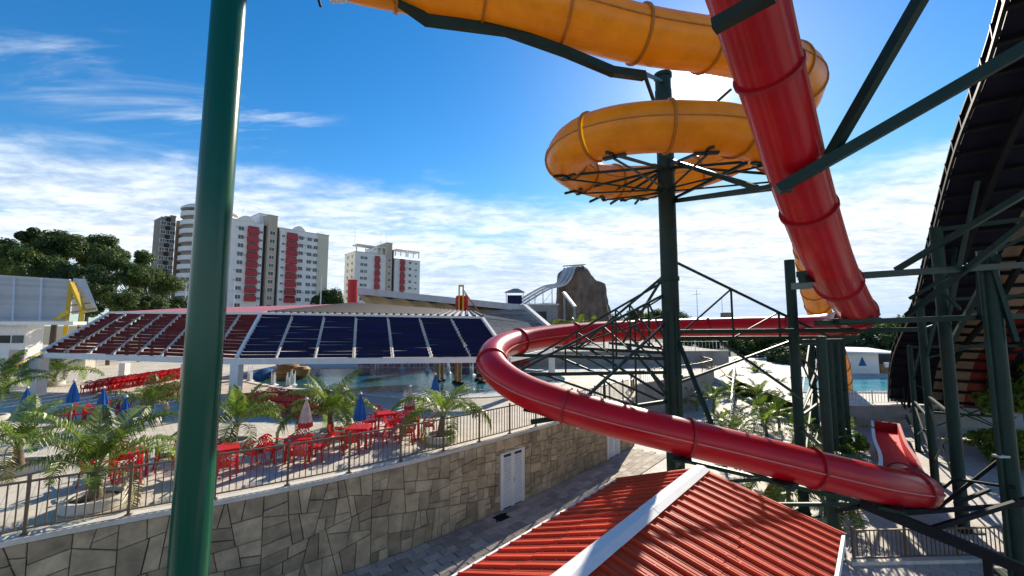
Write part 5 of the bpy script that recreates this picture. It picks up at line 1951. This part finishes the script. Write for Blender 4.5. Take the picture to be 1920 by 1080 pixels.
RT = [(1615, 602, 60, 1.0, 1), (1650, 588, 66, 1.15, 1), (1690, 578, 62, 1.1, 0), (1720, 585, 66, 1.2, 1), (1585, 612, 70, 1.0, 1), (1665, 615, 56, .85, 1), (1630, 640, 58, .8, 1), (1470, 640, 62, .75, 1), (1440, 612, 75, 1.1, 2), (1500, 610, 78, 1.1, 0),
      (1540, 600, 82, 1.2, 0), (1400, 618, 80, .8, 0), (1345, 612, 84, .8, 2), (1290, 606, 82, .9, 0), (1760, 604, 66, 1.0, 1), (1800, 612, 62, .9, 0), (1850, 622, 60, .9, 2), (1900, 632, 58, .9, 0), (1955, 630, 60, 1.0, 1), (1722, 640, 56, .8, 1), (1782, 650, 52, .7, 2), (1842, 660, 56, .7, 0), (1891, 662, 56, .7, 2)]
for i, (px, py, D, s, k) in enumerate(RT):
    p = at(px, py, D)
    rk_ = sorted(q[0] for q in RT if (q[0] > 1560) == (px > 1560)).index(px)
    tree(('broad tree, %s from the left in the wood beyond the right hand pool' if px > 1560 else 'leafy tree, %s from the left closing the view beyond the palm plaza') % ORD[rk_], p.x, D, 0, p.z, s, k, 'trees of the right hand wood', sq=.95)
BT = [(1000, 596, 120, 1.3), (1160, 583, 115, 1.25), (1195, 580, 112, 1.3), (1228, 572, 110, 1.35), (1262, 580, 118, 1.3), (1130, 590, 120, 1.2), (1310, 596, 125, 1.3), (1370, 600, 125, 1.3), (1430, 598, 125, 1.3)]
for i, (px, py, D, s) in enumerate(BT):
    p = at(px, py, D)
    tree('distant tree, %s from the left on the skyline around the rock mountain' % ORD[sorted(q[0] for q in BT).index(px)], p.x, D, 0, p.z, s, i % 3, 'distant trees on the skyline', sq=.9)
# shrubs
random.seed(77)
for i, (px, py, s) in enumerate(((1838, 752, 1.2), (1858, 738, 1.6), (1882, 748, 1.8), (1906, 742, 1.9), (1930, 755, 1.8), (1868, 772, 1.2), (1895, 778, 1.4), (1922, 790, 1.5), (1872, 862, .7), (1905, 880, .8))):
    g = gz(px, py, 0.0 if py > 800 else DZ)
    t = thing('shrub', 'leafy sunlit shrub, ' + ORD[i] + ' along the right edge behind the tall green leg', 'shrub', g, 0, 'shrubs at the right edge', local=True)
    put(CB[i % 2], 'foliage', t, (0, 0, 1.2 * s), (0, 0, random.random() * 6), s * 1.2)
    mb = MB(); mb.rod((0, 0, -.05), (0, 0, 1.2 * s), .06, .03, 6); mb.build('stem', M['bark'], t)
for i, (px, py, s) in enumerate(((1340, 722, .8), (1385, 722, .8), (1480, 720, .7), (1505, 800, .6), (1592, 850, .8))):
    g = gz(px, py, 0.0)
    t = thing('shrub', 'low dark shrub, ' + ORD[i] + ' from the left among the small palms of the plaza', 'shrub', g, 0, 'shrubs of the plaza', local=True)
    put(CB[(i + 1) % 2], 'foliage', t, (0, 0, .8 * s), (0, 0, random.random() * 6), s)
    mb = MB(); mb.rod((0, 0, -.05), (0, 0, .8 * s), .05, .03, 6); mb.build('stem', M['bark'], t)

# ------------------------------------------------------------------ pool bar by the right pool
kb = thing('pool_bar', 'small white pool bar with blue triangle sign beyond the turquoise pool', 'building', V((40, 48, DZ)))
p = at(1605, 700, 49)
mb = MB(); mb.box((p.x, 50, DZ + 1.25), (5.2, 2.4, 2.5)); mb.build('wall', M['white'], kb)
mb = MB(); mb.hexa([V((p.x - 3.2, 47.6, DZ + 2.55)), V((p.x + 4.2, 47.6, DZ + 2.35)), V((p.x + 4.2, 52, DZ + 2.7)), V((p.x - 3.2, 52, DZ + 2.9)), V((p.x - 3.2, 47.6, DZ + 2.7)), V((p.x + 4.2, 47.6, DZ + 2.5)), V((p.x + 4.2, 52, DZ + 2.85)), V((p.x - 3.2, 52, DZ + 3.05))]); mb.build('roof', M['white'], kb)
mb = MB(); q = V((p.x + .2, 48.77, DZ + .9)); mb.hexa([q, q + V((.95, 0, 0)), q + V((.95, .03, 0)), q + V((0, .03, 0)), q + V((.46, 0, 1.05)), q + V((.49, 0, 1.05)), q + V((.49, .03, 1.05)), q + V((.46, .03, 1.05))]); mb.build('sign', M['blue'], kb)
mb = MB(); mb.box((p.x + 5.2, 49.5, DZ + .5), (4.2, .8, 1.0)); mb.build('counter', M['brown'], kb)
mb = MB(); mb.box((p.x + 5.8, 51.5, DZ + 1.3), (5.0, .2, 2.5)); mb.build('back_panel', M['facade_dark'], kb)
mb = MB(); mb.box((p.x + 6.2, 48.9, DZ + 1.7), (1.3, .05, .9)); mb.build('sign', M['blue'], kb)
for k in range(3):
    mb = MB(); mb.box((p.x + 3.6 + k * .75, 48.95, DZ + 1.0), (.5, .2, .55)); mb.build('menu_board', M['yellow'] if k else M['white'], kb)
# water tank and antennas
t = thing('water_tank', 'dark cylindrical water tank on the skyline left of the red elbow', 'tank', at(1363, 600, 95))
mb = MB(); c = at(1363, 602, 95); mb.lathe([(1.3, 0), (1.3, 1.9), (1.1, 2.0)], c, 20); mb.build('tank_body', M['facade_brown'], t, 30)
mb = MB(); mb.rod(V((c.x, c.y, 0)), c, .5, n=8); mb.build('stand', M['concrete'], t)
for k, (px, y0, D) in enumerate(((1306, 543, 95), (1353, 555, 100))):
    p = at(px, y0, D)
    t = thing('antenna_mast', ['taller thin antenna mast with a short cross bar on the skyline', 'shorter plain antenna mast above the water tank'][k], 'mast', V((p.x, D, 0)), group='antenna masts on the skyline')
    mb = MB(); mb.rod((p.x, D, 0), (p.x, D, p.z), .09, .05, 6); mb.build('shaft', M['steel_pale'], t)
    if k == 0:
        mb = MB(); mb.beam((p.x - .9, D, p.z - 1.2), (p.x + .9, D, p.z - 1.0), .08); mb.build('cross_bar', M['steel_pale'], t)
# speakers at the top of the yellow run
lm = thing('floodlight', 'white twin floodlight at the start of the yellow tube at the top edge', 'lamp', at(622, 2, 9))
p = at(626, -2, 8.6)
for dx in (0, .16):
    mb = MB(); mb.lathe([(.03, .0), (.11, .03), (.13, .1), (.05, .2)], p + V((dx, 0, -.06)), 14); mb.build('lamp_head', M['white'], lm, 30)
mb = MB(); mb.beam(at(601, 12, 8.6), at(590, -30, 8.6), .05); mb.build('bracket', M['black'], lm)
